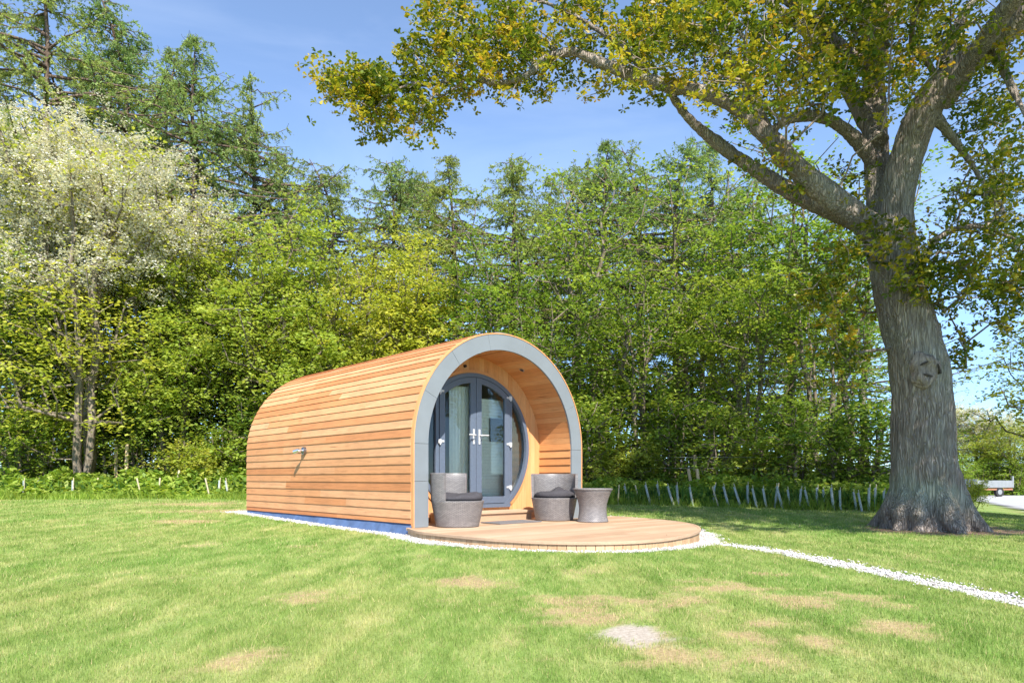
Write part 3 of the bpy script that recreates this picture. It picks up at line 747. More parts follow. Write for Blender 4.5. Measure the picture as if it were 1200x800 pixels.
def tube_edges(P,par,r,k=5,rmin=0,skip=None):
    i=np.arange(1,len(P)); i=i[(r[i]>=rmin)]
    if skip is not None: i=i[i>=skip]
    a=P[par[i]]; b=P[i]; d=b-a; L=np.linalg.norm(d,axis=1); ok=L>1e-5; i=i[ok];a=a[ok];b=b[ok];d=d[ok]/L[ok][:,None]
    ref=np.where(np.abs(d[:,2:3])<.9,np.array([[0,0,1.]]),np.array([[1.,0,0]])); u=np.cross(d,ref); u/=np.linalg.norm(u,axis=1)[:,None]; v=np.cross(d,u)
    ra=np.minimum(r[par[i]],r[i]*1.25); rb=r[i]; n=len(i); ang=np.arange(k)*2*PI/k
    ring=(u[:,None,:]*np.cos(ang)[None,:,None]+v[:,None,:]*np.sin(ang)[None,:,None])
    V=np.concatenate([a[:,None]+ring*ra[:,None,None],b[:,None]+ring*rb[:,None,None]],1).reshape(-1,3)
    q=np.arange(k); T=np.stack([q,(q+1)%k,(q+1)%k+k,q+k],1); Fc=(T[None]+2*k*np.arange(n)[:,None,None]).reshape(-1,4)
    return V,Fc

BARK_Y=mat_bark('young_bark',(.10,.075,.05),(.30,.25,.19),scale=9,stretch=.3,depth=.01)
BARK_L=mat_bark('larch_bark',(.07,.045,.03),(.22,.16,.12),scale=7,stretch=.4,depth=.015)
BARK_O=mat_bark('oak_bark',(.22,.165,.125),(.60,.50,.42),lichen=(.50,.52,.38),scale=13,stretch=.11,depth=.06)
BARK_B=mat_bark('oak_limb_bark',(.14,.105,.08),(.42,.34,.28),scale=7,stretch=.4,depth=.02)
LF_LIGHT=mat_leaf('fresh_leaves',[(0,(.20,.29,.045)),(.5,(.37,.44,.08)),(1,(.55,.57,.15))])
LF_MID=mat_leaf('green_leaves',[(0,(.08,.16,.03)),(.5,(.22,.32,.05)),(1,(.46,.53,.10))])
LF_LARCH=mat_leaf('larch_needles',[(0,(.19,.28,.10)),(.5,(.31,.40,.13)),(1,(.48,.53,.20))],trans=.35)
LF_OAK=mat_leaf('oak_leaves',[(0,(.06,.11,.014)),(.42,(.15,.20,.02)),(.72,(.40,.38,.03)),(1,(.46,.28,.045))],trans=.4,rough=.4,hue_var=0)
LF_GRD=mat_leaf('undergrowth_leaves',[(0,(.12,.22,.035)),(.5,(.26,.38,.05)),(1,(.42,.50,.10))],hue_var=0)
LF_BLUE=mat_leaf('bluebell_leaves',[(0,(.06,.15,.04)),(.5,(.13,.27,.06)),(1,(.28,.42,.10))],hue_var=0)
BLOS=mat_leaf('cream_blossom',[(0,(.56,.55,.44)),(.6,(.66,.64,.58)),(1,(.76,.75,.74))],trans=.28,hue_var=0)

def broadleaf(seed,height,stems,cz,rad,natt,nleaf,lsize,leafmat,name,spread=.32,blossom=0,lump=5,low=False):
    rs=np.random.RandomState(seed); root=empty(name)
    P=[np.array([0,0,-.1])]; par=[0]
    for s in range(stems):
        a=rs.uniform(0,6.28); dx=np.array([math.cos(a),math.sin(a)])*(.12 if stems>1 else 0); tilt=rs.normal(size=2)*.10+dx*1.2
        prev=0; top=cz+rad[2]*.35
        for k in range(1,9):
            t=k/8; q=np.array([dx[0]+tilt[0]*t*top*.5,dx[1]+tilt[1]*t*top*.5,top*t])+np.append(rs.normal(size=2)*.07*top/8,0)
            P.append(q); par.append(prev); prev=len(P)-1
    # lumpy crown: attractors in a few overlapping lobes
    lob=[]
    for k in range(lump):
        v=rs.normal(size=3); v/=np.linalg.norm(v); lob.append((np.array([0,0,cz])+v*np.array(rad)*.55,np.array(rad)*rs.uniform(.38,.62)))
    lob.append((np.array([0,0,cz]),np.array(rad)*.62))
    att=[]
    while len(att)<natt:
        c,r_=lob[rs.randint(len(lob))]; v=rs.normal(size=3); v/=np.linalg.norm(v); q=c+v*r_*rs.rand()**.4
        if q[2]>.35: att.append(q)
    att=np.array(att)
    P,par,tips=grow(P,par,att,rs,w=.3,sub=.4,jit=.12)
    r=radii(P,par,tips,.0095,2.2)
    V,Fc=tube_edges(P,par,r,5,.0045); tr=link('trunk',npmesh('trunk',V,Fc),BARK_Y,root)
    # leaves sit along short twigs, several twigs making one flat drooping spray per branch tip
    nt_=len(tips); ktw=6; per=max(3,nleaf//ktw); sz=rs.uniform(.55,1.35,nt_)
    sdir=rs.normal(size=(nt_,3)); sdir+=(P[tips]-np.array([0,0,cz]))*.5; sdir[:,2]*=.35; sdir/=np.linalg.norm(sdir,axis=1)[:,None]
    td=np.repeat(sdir,ktw,0)+rs.normal(size=(nt_*ktw,3))*np.array([.75,.75,.22]); td/=np.linalg.norm(td,axis=1)[:,None]
    st=np.repeat(P[tips],ktw,0)+rs.normal(size=(nt_*ktw,3))*np.array([.10,.10,.07])
    ln=spread*2.1*np.repeat(sz,ktw)*rs.uniform(.6,1.2,nt_*ktw)
    t=np.tile(np.linspace(.08,1,per),nt_*ktw)[:,None]
    C=np.repeat(st,per,0)+np.repeat(td*ln[:,None],per,0)*t; C[:,2]-=.16*t[:,0]**2*np.repeat(ln,per)
    n=len(C); C=C+rs.normal(size=(n,3))*np.array([.045,.045,.03]); cl=np.repeat(np.clip(rs.normal(.5,.28,nt_),0,1),ktw*per)
    tint=np.clip(.35*rs.rand(n)+.65*cl,0,1); dirs=np.repeat(td,per,0)+rs.normal(size=(n,3))*.7
    V,Fc,tt=leaf_quads(C,lsize*1.15,lsize*.72,rs,1.1,tint,tdir=dirs)
    link('crown',npmesh('crown',V,Fc,{'tint':tt}),leafmat,root)
    if blossom:
        sel=tips[(rs.rand(len(tips))<blossom)&(P[tips][:,2]>cz-rad[2]*.12)]
        C=np.repeat(P[sel],13,0); C=C+rs.normal(size=C.shape)*np.array([spread*.8,spread*.8,spread*.5]); C=np.repeat(C,20,0); n=len(C); C=C+rs.normal(size=(n,3))*.055
        V,Fc,tt=leaf_quads(C,.05,.044,rs,.8); link('blossom',npmesh('blossom',V,Fc,{'tint':tt}),BLOS,root)
    return root

def larch(seed,height,rmax,name='larch_tree',low=.12,dead=False):
    rs=np.random.RandomState(seed); root=empty(name); n=22
    lean=rs.normal(size=2)*.02; P=[];par=[]; bt=rs.normal(size=2)*.9
    for k in range(n+1):
        t=k/n; P.append(np.array([lean[0]*t*height+.12*math.sin(t*5+seed)+bt[0]*max(0,t-.8)**1.5*5,lean[1]*t*height+bt[1]*max(0,t-.8)**1.5*5,height*t-.1])); par.append(max(0,k-1))
    TR=np.array(P); r=list(np.array([.17*(1-k/n)**.8+.012 for k in range(n+1)])); P=[p for p in TR]
    C=[];D=[];TI=[]
    nb=int(height*9.5)
    for b in range(nb):
        h=low+(1-low)*rs.rand()**.85; h=min(h,.985); base=np.array([np.interp(h*height-.1,TR[:,2],TR[:,k]) for k in (0,1)]+[h*height-.1])
        prof=min(1,(1-h)*2.6+.13)*(.78+.25*math.sin(h*11+seed)+.18*math.sin(h*23+2*seed)); L=rmax*prof*rs.uniform(.5,1.15)+.15
        a=rs.uniform(0,6.28); o=np.array([math.cos(a),math.sin(a),0]); side=np.array([-o[1],o[0],0])
        k0=int(np.argmin(np.abs(TR[:,2]-base[2]))); prev=len(P); P.append(base); par.append(k0); r.append(.01+.012*L)
        m=7; up0=rs.uniform(.0,.35)+.5*max(0,h-.75); sd=rs.normal()*.15; bp=[base]
        for k in range(1,m+1):
            t=k/m; q=base+o*L*t+side*sd*L*t*t+np.array([0,0,L*(up0*t-.55*t*t*(1-.4*h)+.28*t**4)])+rs.normal(size=3)*.03
            P.append(q); par.append(prev); prev=len(P)-1; r.append(max(.005,(.01+.012*L)*(1-t*.85))); bp.append(q)
        bp=np.array(bp); nt_=int(5+L*10)
        for s in range(nt_):
            t=rs.uniform(.12,1); j=min(m-1,int(t*m)); q0=bp[j]+(bp[j+1]-bp[j])*(t*m-j)
            ln=rs.uniform(.15,.46)*(1.15-.5*t); sg=rs.choice([-1,1])
            dr=side*sg*rs.uniform(.2,1)+o*rs.uniform(.1,.9)+np.array([0,0,-rs.uniform(.1,1.2)]); dr/=np.linalg.norm(dr)
            q1=q0+dr*ln; kk=max(3,int(ln*26)); tt=rs.rand(kk,1); pts=q0+(q1-q0)*tt; pts[:,2]-=.12*ln*tt[:,0]**2
            C.append(pts+rs.normal(size=(kk,3))*.022); D.append(np.repeat(dr[None],kk,0)); TI.append(np.full(kk,rs.rand()))
            if rs.rand()<.4: P.append(q1); par.append(prev-m+j if prev-m+j>0 else prev); r.append(.004)
    P=np.array(P); par=np.array(par); r=np.array(r)
    V,Fc=tube_edges(P,par,r,5); link('trunk',npmesh('trunk',V,Fc),BARK_L,root)
    C=np.concatenate(C); D=np.concatenate(D); TI=np.concatenate(TI)
    C=np.repeat(C,2,0); D=np.repeat(D,2,0); TI=np.repeat(TI,2)
    D=D*.4+rs.normal(size=D.shape)*.8
    V,Fc,tt=leaf_quads(C,.12,.030,rs,.3,np.clip(.6*TI+.4*rs.rand(len(C)),0,1),tdir=D)
    link('crown',npmesh('crown',V,Fc,{'tint':tt}),LF_LARCH,root)
    return root

def place(proto,used,X,Y,s=1,rz=0,sz=None,label=None,cat='tree',group=None,dz=0):
    o=proto if proto.name not in used else copy_tree(proto)
    used.add(proto.name)
    o.location=(X,Y,gzf(X,Y)+dz); o.rotation_euler=(0,0,rz); o.scale=(s,s,sz or s)
    tag(o,label,cat,group); return o
used=set()
LA=larch(1,16,4.8,low=.2); LB=larch(2,14,4.4,low=.33); LC=larch(5,13,4.2,low=.25)
L3=[LA,LB,LC]
# (photo x, distance, top row, variant, label)
larches=[(48,20.5,-75,0,'tall larch at the far left whose tip leaves the top of the picture'),
 (150,23,-8,1,'larch with pale feathery crown just right of the tall far left larch'),
 (236,21.5,28,0,'open-crowned larch standing out against the sky above the white blossom tree'),
 (300,25,112,2,'smaller larch low against the sky beside the open-crowned larch'),
 (395,24,182,1,'larch left of the pod roof under the tip of the long oak limb'),
 (462,25.5,172,2,'larch behind the left half of the pod, under the oak limb tip'),
 (540,24,176,0,'larch rising straight above the ridge of the pod'),
 (606,22.5,166,1,'darker larch with bent top above the pod arch'),
 (672,26,178,2,'slim larch between the dark bent larch and the tallest middle larch'),
 (716,23.5,152,0,'tallest larch in the middle row, right of the pod'),
 (792,21.5,150,1,'dark larch with bare lower trunk right of the pod, near the oak limbs'),
 (862,25,205,2,'larch seen under the lower oak limb'),
 (925,27,262,0,'distant larch left of the oak trunk'),
 (980,25,300,1,'larch half hidden behind the oak trunk foliage'),
 (340,27,178,0,'slender distant larch between the sky gap and the oak limb tip'),
 (505,27.5,190,1,'distant larch tip between two nearer larches above the pod'),
 (640,27,196,0,'distant larch right of the dark bent larch'),
 (755,26,176,2,'pale larch left of the dark bare-trunked larch'),
 (830,24,170,0,'larch crown crossing the lower oak limb'),
 (100,25,30,2,'pale larch between the two tall larches at the left'),
 (195,26,40,0,'larch just left of the open-crowned larch'),
 (-60,21,-60,1,'larch just outside the left edge'),]
base_h={0:16,1:14,2:13}
for i,(x,Y,ty,v,lab) in enumerate(larches):
    q=px(x,Y,ty); hh=q.z-gzf(q.x,Y); s=hh/base_h[v]
    place(L3[v],used,q.x,Y,max(.72,s**.5),i*1.7,s,lab,'tree','larch trees behind the pod')

TA=broadleaf(11,8,3,4.6,(2.5,2.5,3.3),430,50,.09,LF_LIGHT,'young_tree',.34)
TB=broadleaf(12,7,4,3.7,(2.2,2.2,2.9),380,60,.09,LF_LIGHT,'young_tree',.32,lump=6)
TC=broadleaf(13,8,2,5.6,(2.2,2.2,2.8),185,40,.09,LF_MID,'woodland_tree',.34,lump=7)
TD=broadleaf(14,7,3,4.6,(2.4,2.4,2.7),185,42,.09,LF_MID,'woodland_tree',.36,lump=6)
TW=broadleaf(15,8,3,4.7,(2.9,2.6,3.9),520,27,.085,LF_LIGHT,'blossom_tree',.34,blossom=.95,lump=7)
SA=broadleaf(21,2,6,1.15,(1.35,1.3,1.0),100,50,.085,LF_LIGHT,'shrub',.26,lump=5)
SB=broadleaf(22,2,6,1.2,(1.4,1.3,1.1),90,44,.085,LF_MID,'shrub',.28,lump=5)
q=px(95,17.6); place(TW,used,q.x,q.y,1.28,.4,1.25,'large hawthorn-like tree covered in white blossom at the left edge','tree')
yt=[(205,19,TB,1.05,'multi-stemmed fresh green tree right of the white blossom tree'),
    (278,20,TA,1.10,'fresh green tree rising behind the left end of the pod'),
    (345,19.5,TB,1.22,'bushy yellow-green tree above the left end of the pod roof'),
    (420,20,TA,1.02,'light green tree over the middle of the pod roof'),
    (490,20.5,TB,1.15,'yellow-green tree close behind the pod ridge'),
    (20,20.5,TA,1.05,'light green tree behind the white blossom tree'),
    (150,20.5,TA,1.15,'yellow-green tree between the white blossom tree and the multi-stemmed tree')]
for i,(x,Y,pr,s,lab) in enumerate(yt):
    q=px(x,Y); place(pr,used,q.x,q.y,s,i*1.3+.5,s*(1.0),lab,'tree','young light green trees at the wood edge')
wt=[(565,20,TC,1.0,'dark green tree behind the crown of the pod arch'),
    (640,18.5,TD,.95,'mid green tree just behind the right side of the pod'),
    (700,19.5,TC,1.15,'thin-stemmed tree right of the pod arch'),
    (752,17.8,TD,1.0,'leafy tree above the two leaning fence posts'),
    (815,19,TC,1.12,'tall loose-crowned tree in the middle of the right wood'),
    (868,17.0,TD,.95,'dense dark tree left of the oak, nearest the fence'),
    (915,18.5,TC,1.2,'tall dark tree directly left of the oak'),
    (965,16.2,TD,.95,'shady tree whose crown touches the oak trunk'),
    (1010,17.5,TC,1.1,'dark tree behind the oak trunk'),
    (-40,17.5,TD,1.1,'mid green tree cut by the left edge')]
for i,(x,Y,pr,s,lab) in enumerate(wt):
    q=px(x,Y); place(pr,used,q.x,q.y,s,i*2.1,s,lab,'tree','darker trees in the wood')
# deeper row seen through the gaps
rs_=random.Random(9)
for i in range(10):
    x=-60+i*(88 if i<7 else 110); Y=26.5+rs_.uniform(-1,3); q=px(x,Y)
    if x>790: break
    place([TD,TC][i%2],used,q.x,q.y,rs_.uniform(1.0,1.3),rs_.uniform(0,6),rs_.uniform(.9,1.15),'shaded tree deep in the wood behind the front trees','tree','trees deep in the wood')
sh=[(15,17.9,SB,1.0),(60,18.3,SB,1.1),(165,18.6,SB,1.0),(215,18.0,SA,.9),(262,18.4,SA,1.05),(310,19,SB,1.2),(380,19,SA,1.1),(690,16.9,SB,1.1),(735,16.5,SA,.8),(790,16.6,SB,1.15),
    (845,15.9,SB,1.0),(890,15.6,SA,.8),(930,15.3,SB,1.0),(985,14.6,SB,.9),(1020,14.6,SB,1.0),(640,17.6,SB,1.2),(120,19.5,SB,1.3)]
shl=['dark shrub at the left edge behind the wire fence','dark green shrub left of the forked trunks','shrub right of the forked trunks behind the fence','fresh green bush behind the tallest pale stake','bright bush beside the left end of the pod',
 'dark shrub hidden behind the rear of the pod','light shrub behind the pod roof','dark shrub right behind the wicker table','small light shrub right of the wicker table','dark shrub behind the pair of leaning fence posts','low dark shrub right of the leaning fence posts',
 'small light shrub among the pale tube guards','dark shrub at the shady wood edge left of the oak','small dark shrub near the oak roots','dark shrub touching the left side of the oak trunk','shrub behind the right post of the pod arch','broad dark shrub behind the forked trunks']
for i,((x,Y,pr,s),lab) in enumerate(zip(sh,shl)):
    q=px(x,Y); place(pr,used,q.x,q.y,s,i*.9,s*1.05,lab,'shrub','shrubs under the trees')
for i in range(17):
    x=-40+i*63; Y=23.5+rs_.uniform(-1.5,3.5); q=px(x,Y)
    place(SB,used,q.x,q.y,rs_.uniform(1.9,2.4),rs_.uniform(0,6),rs_.uniform(1.5,2.1),'tall dark bush deep in the wood behind the front trunks','shrub','bushes deep in the wood')
# right, beyond the oak
far=[(1143,47,TW,1.15,.86,'distant pale blossoming bush beyond the track'),(1192,44,TA,1.15,.80,'bright green bush beyond the track at the right edge'),(1112,52,TD,1.1,.8,'dark distant tree just right of the oak trunk'),
     (1160,56,TD,1.3,.85,'distant dark tree behind the blossoming bush'),(1215,50,TC,1.3,.9,'distant tree at the right edge of the picture'),(1080,46,TC,1.2,.8,'distant tree behind the oak trunk'),(1255,46,TD,1.2,.8,'distant tree outside the right edge')]
for i,(x,Y,pr,s,sz,lab) in enumerate(far):
    q=px(x,Y); place(pr,used,q.x,q.y,s,i,sz,lab,'tree','distant trees beyond the track',dz=-.6)
q=px(1256,10.9); place(TB,used,q.x,q.y,.62,2.2,.64,'tree whose twigs reach in at the right edge','tree',dz=1.6*0)
q=px(1137,10.9); place(SA,used,q.x,q.y,.2,1.,.42,'small bush tucked behind the right side of the oak base','shrub')
for i,(x,Y,s) in enumerate(((1110,43,1.3),(1150,44,1.2),(1190,42.5,1.2),(1230,43,1.4),(1168,46,1.6))):
    q=px(x,Y); place(SB,used,q.x,q.y,s,i,s*.9,'low dark hedge bush on the bank behind the trailer','shrub','hedge bushes beyond the track')

# ---- OAK
OY=9.3
oak=empty('oak_tree',(0,0,0)); 
def P3(x,y,Y): v=px(x,Y,y); return np.array(v[:])
def limb(pts,n=7):
    A=catmull([np.array([*P3(x,y,Y),w*Y/F/2*(.83 if len(pts)>8 and w>60 else .84 if w>18 else 1)]) for x,y,Y,w in pts],n); return A      # w = width in photo px
limbs=[
 [(1086,625,OY,108),(1085,600,OY,92),(1083,560,OY,84),(1082,500,OY,79),(1079,440,OY,75),(1067,390,OY,70),(1054,340,OY,66),(1046,300,OY,64),(1040,262,OY,66)],
 # right limb
 [(1052,300,OY,46),(1050,240,OY,46),(1064,180,OY-.1,44),(1086,125,OY-.3,42),(1120,85,OY-.5,38),(1165,50,OY-.9,34),(1210,5,OY-1.2,30),(1270,-60,OY-1.6,24)],
 # centre stem
 [(1034,290,OY+.1,40),(1030,220,OY+.3,34),(1026,160,OY+.5,32),(1024,100,OY+.6,28),(1022,50,OY+.8,25),(1015,-10,OY+1,22),(1000,-90,OY+1.2,17)],
 # upper left limb
 [(1040,285,OY-.1,40),(1010,258,OY-.2,36),(975,232,OY-.3,34),(945,208,OY-.3,30),(905,165,OY-.3,25),(865,128,OY-.2,21),(820,108,OY-.1,19),(765,96,OY,16),(715,78,OY+.1,13),(672,60,OY+.2,11)],
 # lower left limb
 [(1030,272,OY+.1,32),(985,250,OY+.2,26),(940,232,OY+.3,22),(895,205,OY+.4,18),(850,175,OY+.4,14),(808,140,OY+.3,11),(785,108,OY+.2,8)],
 # thin end of upper left limb sweeping to the far left
 [(672,60,OY+.2,11),(640,68,OY+.3,9),(618,88,OY+.3,8),(585,98,OY+.4,6.5),(548,92,OY+.5,5.5),(500,100,OY+.6,4.5),(450,98,OY+.6,3),(405,92,OY+.7,2)],
 # centre-left branch
 [(1024,190,OY+.3,20),(1000,160,OY+.2,15),(965,138,OY+.1,13),(925,140,OY,10),(890,165,OY,7)],
 # upper crossing branches
 [(1026,80,OY+.6,16),(985,55,OY+.4,14),(955,25,OY+.3,12),(915,-5,OY+.1,10),(870,-50,OY,8)],
 [(1100,110,OY-.3,16),(1112,60,OY-.1,12),(1125,25,OY+.1,10),(1150,-15,OY+.3,8)],
 [(765,96,OY,9),(735,60,OY+.2,7),(700,35,OY+.3,6),(660,12,OY+.3,5),(600,-10,OY+.3,3)],
 [(905,165,OY-.3,12),(880,110,OY-.2,9),(850,60,OY-.1,7),(820,10,OY,5)],
 [(1090,128,OY-.3,15),(1130,180,OY-.2,8),(1150,210,OY-.2,6),(1175,240,OY-.3,4)],
 [(1075,320,OY,14),(1100,280,OY-.1,9),(1140,265,OY-.3,7),(1190,280,OY-.5,5),(1230,300,OY-.6,3)],
 [(1165,50,OY-.9,14),(1180,90,OY-1.2,9),(1200,130,OY-1.5,6),(1230,170,OY-1.7,4)],
]
# limbs outside the frame (right, back, over the lawn)
TOP=P3(1040,262,OY)
def rlimb(pts):
    return catmull([np.array([*(TOP+np.array(d)),w*.8]) for d,w in pts],6)
extra=[
 [((.8,-.9,1.9),.14),((1.5,-1.8,2.5),.14),((2.2,-2.4,2.9),.13),((2.8,-2.9,3.2),.13),((3.4,-4.2,3.8),.09),((3.8,-5.2,4.0),.05)],
 [((.8,-.9,1.95),.13),((2.2,-.4,2.7),.12),((4.0,.6,3.0),.11),((5.6,.7,3.0),.06)],
 [((.0,.2,1.2),.17),((-.2,1.4,3.2),.13),((-.6,2.6,4.8),.08),((-1.0,3.4,5.8),.04)],
 [((-.1,.1,2.2),.17),((-.3,-.6,3.8),.13),((-.8,-1.7,4.9),.09),((-1.3,-2.6,5.4),.05)],
 [((.5,-.4,1.4),.15),((.7,-1.8,2.2),.12),((1.0,-3.4,2.6),.08),((1.6,-5.0,2.7),.05)],
]
L_all=[limb(l) for l in limbs]+[rlimb(e) for e in extra]
mb=MB()
for k,A in enumerate(L_all):
    mb.tube([tuple(a[:3]) for a in A],[max(.012,a[3]) for a in A],14)
me=bpy.data.meshes.new('t'); me.from_pydata(mb.v,[],mb.f)
# root flare lobes
tmp=bpy.data.objects.new('t',me); COL.objects.link(tmp)
base=P3(1086,612,OY)
rb_=random.Random(4); mb2=MB()
for k in range(9):
    a=k/9*2*PI+rb_.uniform(-.3,.3); L=rb_.uniform(.50,.78); d=Vector((math.cos(a),math.sin(a),0)); c=Vector((base[0],OY,0)); gg=gzf(c.x,c.y)
    pts=[c+d*.26+Vector((0,0,.95)),c+d*.34+Vector((0,0,.50)),c+d*.46+Vector((0,0,.20+gg)),c+d*L*.82+Vector((0,0,.05+gg)),c+d*L*1.1+Vector((0,0,-.12+gg))]
    mb2.tube(pts,[.07,.12,.13,.10,.05],10)
me2=bpy.data.meshes.new('t2'); me2.from_pydata(mb.v+mb2.v,[],mb.f+[tuple(i+len(mb.v) for i in f) for f in mb2.f]); tmp.data=me2
md=tmp.modifiers.new('r','REMESH'); md.mode='VOXEL'; md.voxel_size=.02
md=tmp.modifiers.new('s','SMOOTH'); md.iterations=3; md.factor=.5
dg=bpy.context.evaluated_depsgraph_get(); ev=tmp.evaluated_get(dg); om=bpy.data.meshes.new_from_object(ev)
bpy.data.objects.remove(tmp)
n=len(om.vertices); co=np.zeros(n*3,dtype=np.float32); om.vertices.foreach_get('co',co); co=co.reshape(-1,3)
no=np.zeros(n*3,dtype=np.float32); om.vertices.foreach_get('normal',no); no=no.reshape(-1,3)
# bark fissures and lumps
cx=np.interp(co[:,2],[0,3.7,4.0],[base[0],TOP[0]+.1,TOP[0]]); an=np.arctan2(co[:,1]-OY,co[:,0]-cx); tr_=co[:,2]<3.9
disp=np.zeros(n)
for f,ph,am in ((31,0,.002),(47,2,.002),(11,4,.003),(5,1,.010)):
    disp+=am*np.sin(an*f+ph+2.2*np.sin(co[:,2]*1.3+ph)+1.2*np.sin(co[:,2]*3.1+f))
disp*=tr_; disp+=np.array([mnoise.noise(Vector(c)*2.2) for c in co.tolist()])*.03*np.where(tr_,1,.5)
disp+=np.array([mnoise.noise(Vector((c[0]*22,c[1]*22,c[2]*5))) for c in co.tolist()])*.014
co+=no*disp[:,None]; om.vertices.foreach_set('co',co.ravel()); om.update()
om.name='trunk'; om.materials.clear(); link('trunk',om,BARK_O,oak,True)
# scar
KS=P3(1088,432,OY-.40); ms=MB(); 
rg=[(.0,-.0),(.05,.0),(.085,.02),(.12,.035),(.15,.03),(.18,.005),(.205,-.05)]
V=[];Fc=[]; n=36
for j,(r_,h) in enumerate(rg):
    for i in range(n):
        a=2*PI*i/n; w_=1+.12*math.sin(3*a+1)+.06*math.sin(7*a)
        V.append((KS[0]+r_*w_*math.cos(a)*.95+.0,KS[1]-h*(1+.3*math.sin(2*a))+.02+ .25*(r_*math.cos(a))**2*4,KS[2]+r_*w_*math.sin(a)*1.15))
for j in range(len(rg)-1):
    for i in range(n): Fc.append((j*n+i,(j+1)*n+i,(j+1)*n+(i+1)%n,j*n+(i+1)%n))
me=bpy.data.meshes.new('branch_scar'); me.from_pydata(V,[],Fc); link('branch_scar',me,BARK_B,oak,True)
ms=MB()
for dx,dz,w,h,rt in ((-.06,.07,.055,.014,.5),(-.01,-.085,.06,.012,-.3),(.135,.0,.010,.07,.3)):
    P=[]; 
    for i in range(14):
        a=2*PI*i/14; x=w*math.cos(a); z=h*math.sin(a); P.append((KS[0]+dx+x*math.cos(rt)-z*math.sin(rt),KS[2]+dz+x*math.sin(rt)+z*math.cos(rt)))
    ms=MB(); ms.prism(P,KS[1]-.022,KS[1]+.06)
    ms.build('knot_hollow',mat_plain('hollow',(.05,.035,.025),.95),oak)

# attractors for foliage, by photo region at real distances: (x, y, dist, sx, sy, sdist, count)
rs=np.random.RandomState(77)
reg=[(1185,350,9.0,22,40,.4,26),(1150,150,9.3,26,30,.6,16),(410,100,9.9,32,20,0.35,42),(455,110,9.9,38,26,0.4,55),(520,80,9.9,42,36,0.4,59),(480,150,9.9,36,18,0.3,22),(560,40,9.9,42,36,0.5,55),(600,70,9.9,46,34,0.5,52),(650,30,9.9,50,34,0.6,47),(640,85,9.9,40,18,0.4,14),
     (720,30,9.9,50,32,0.7,44),(690,95,9.9,22,16,0.4,9),(760,55,9.6,44,36,0.8,44),(800,30,9.6,46,36,0.9,44),(850,60,8.85,50,46,1,53),(900,40,9.15,50,46,1,50),(920,100,8.95,46,34,1,34),(870,120,9.6,36,24,0.6,14),
     (960,60,9.35,46,42,1.1,38),(1000,20,9.55,50,30,1.2,38),(1060,50,9.35,50,40,1.1,44),(1050,95,8.85,30,26,0.7,17),(990,95,8.95,30,24,0.7,17),(1110,20,9.35,46,34,1.2,34),(1160,100,9.55,36,36,1.2,23),(1185,40,9.35,40,40,1.2,23),
     (1170,190,9.35,32,36,1,27),(1140,240,9.35,32,30,0.9,29),(1180,260,9.15,30,36,0.9,37),(1110,310,9.15,30,26,0.5,27),(1160,330,9.15,34,22,0.6,25),(1080,330,8.85,28,22,0.4,25),(1120,385,9.25,12,22,0.4,7),(1130,420,9.35,10,24,0.3,5),(1060,290,8.75,30,22,0.3,16),
     (990,310,8.95,30,30,0.5,21),(970,370,9.05,30,32,0.5,21),(1000,400,9.15,22,30,0.4,14),(945,340,9.05,26,30,0.5,14),(985,440,9.25,18,20,0.3,5),(1010,260,8.95,26,12,0.3,7),(900,190,8.95,30,14,0.4,6),(930,215,9.15,26,10,0.3,5),
     (1200,330,8.95,14,34,0.5,12),(520,10,9.9,25,16,0.4,17),(780,100,9.6,34,18,0.5,11),(1030,15,9.35,60,16,1,17),(440,140,9.9,16,24,0.2,14),(830,20,9.6,60,25,0.6,23),(1000,200,9.15,18,16,0.4,5)]
att=[]
for x,y,Y,sx,sy,sd,c in reg:
    for k in range(c):
        d=Y+np.clip(rs.normal(),-1.2,1.8)*sd; att.append(P3(x+rs.uniform(-1,1)*sx*1.15,y+rs.uniform(-1,1)*sy*1.15,d))
# the rest of the crown, above and to the right, outside the frame
for (dx,dy,dz,rx,ry,rz_,c) in ((0,0,4.8,4.2,3.6,2.2,520),(3.2,-3.6,3.8,2.3,2.6,1.2,320),(3.6,3.6,2.6,2.6,2.6,1.3,200),(5,.4,2.8,2,2.2,1.3,170),(.2,-3.2,4.9,2.0,1.8,1.0,190),(.9,-4.6,2.2,2.1,1.5,.9,250),(-.2,-3.4,3.0,1.5,1.3,.7,170),(2.0,-5.0,1.7,1.6,1.3,.6,150),(2.8,-5.8,2.4,2.4,1.6,.9,220),(4.6,-3.8,2.0,1.6,1.6,.8,110)):
    k=0
    while k<c:
        v=rs.normal(size=3); v/=np.linalg.norm(v); q=TOP+np.array([dx,dy,dz])+v*np.array([rx,ry,rz_])*rs.rand()**.4
        if q[1]>.5: 
            xs=600+F*q[0]/q[1]; ys=HZ-F*(q[2]-EYE)/q[1]
            if -40<xs<1240 and ys>-8: k+=1; continue
        att.append(q); k+=1
att=np.array(att)
P=[];par=[]
for A in L_all:
    s0=len(P)
    if s0==0: j=0
    else: j=int(np.argmin(np.linalg.norm(np.array(P)-A[0,:3],axis=1)))
    for i,a in enumerate(A):
        P.append(a[:3].copy()); par.append(j if i==0 else len(P)-2)
nl=len(P)
# do not start twigs on the lower trunk
Pg,pg,tips=grow(P,par,att,rs,w=.22,sub=.28,jit=.16)
r=radii(Pg,pg,tips,.0045,2.3); r=np.minimum(r,.07)
V,Fc=tube_edges(Pg,pg,r,6,0,skip=nl); link('branches',npmesh('branches',V,Fc),BARK_B,oak)
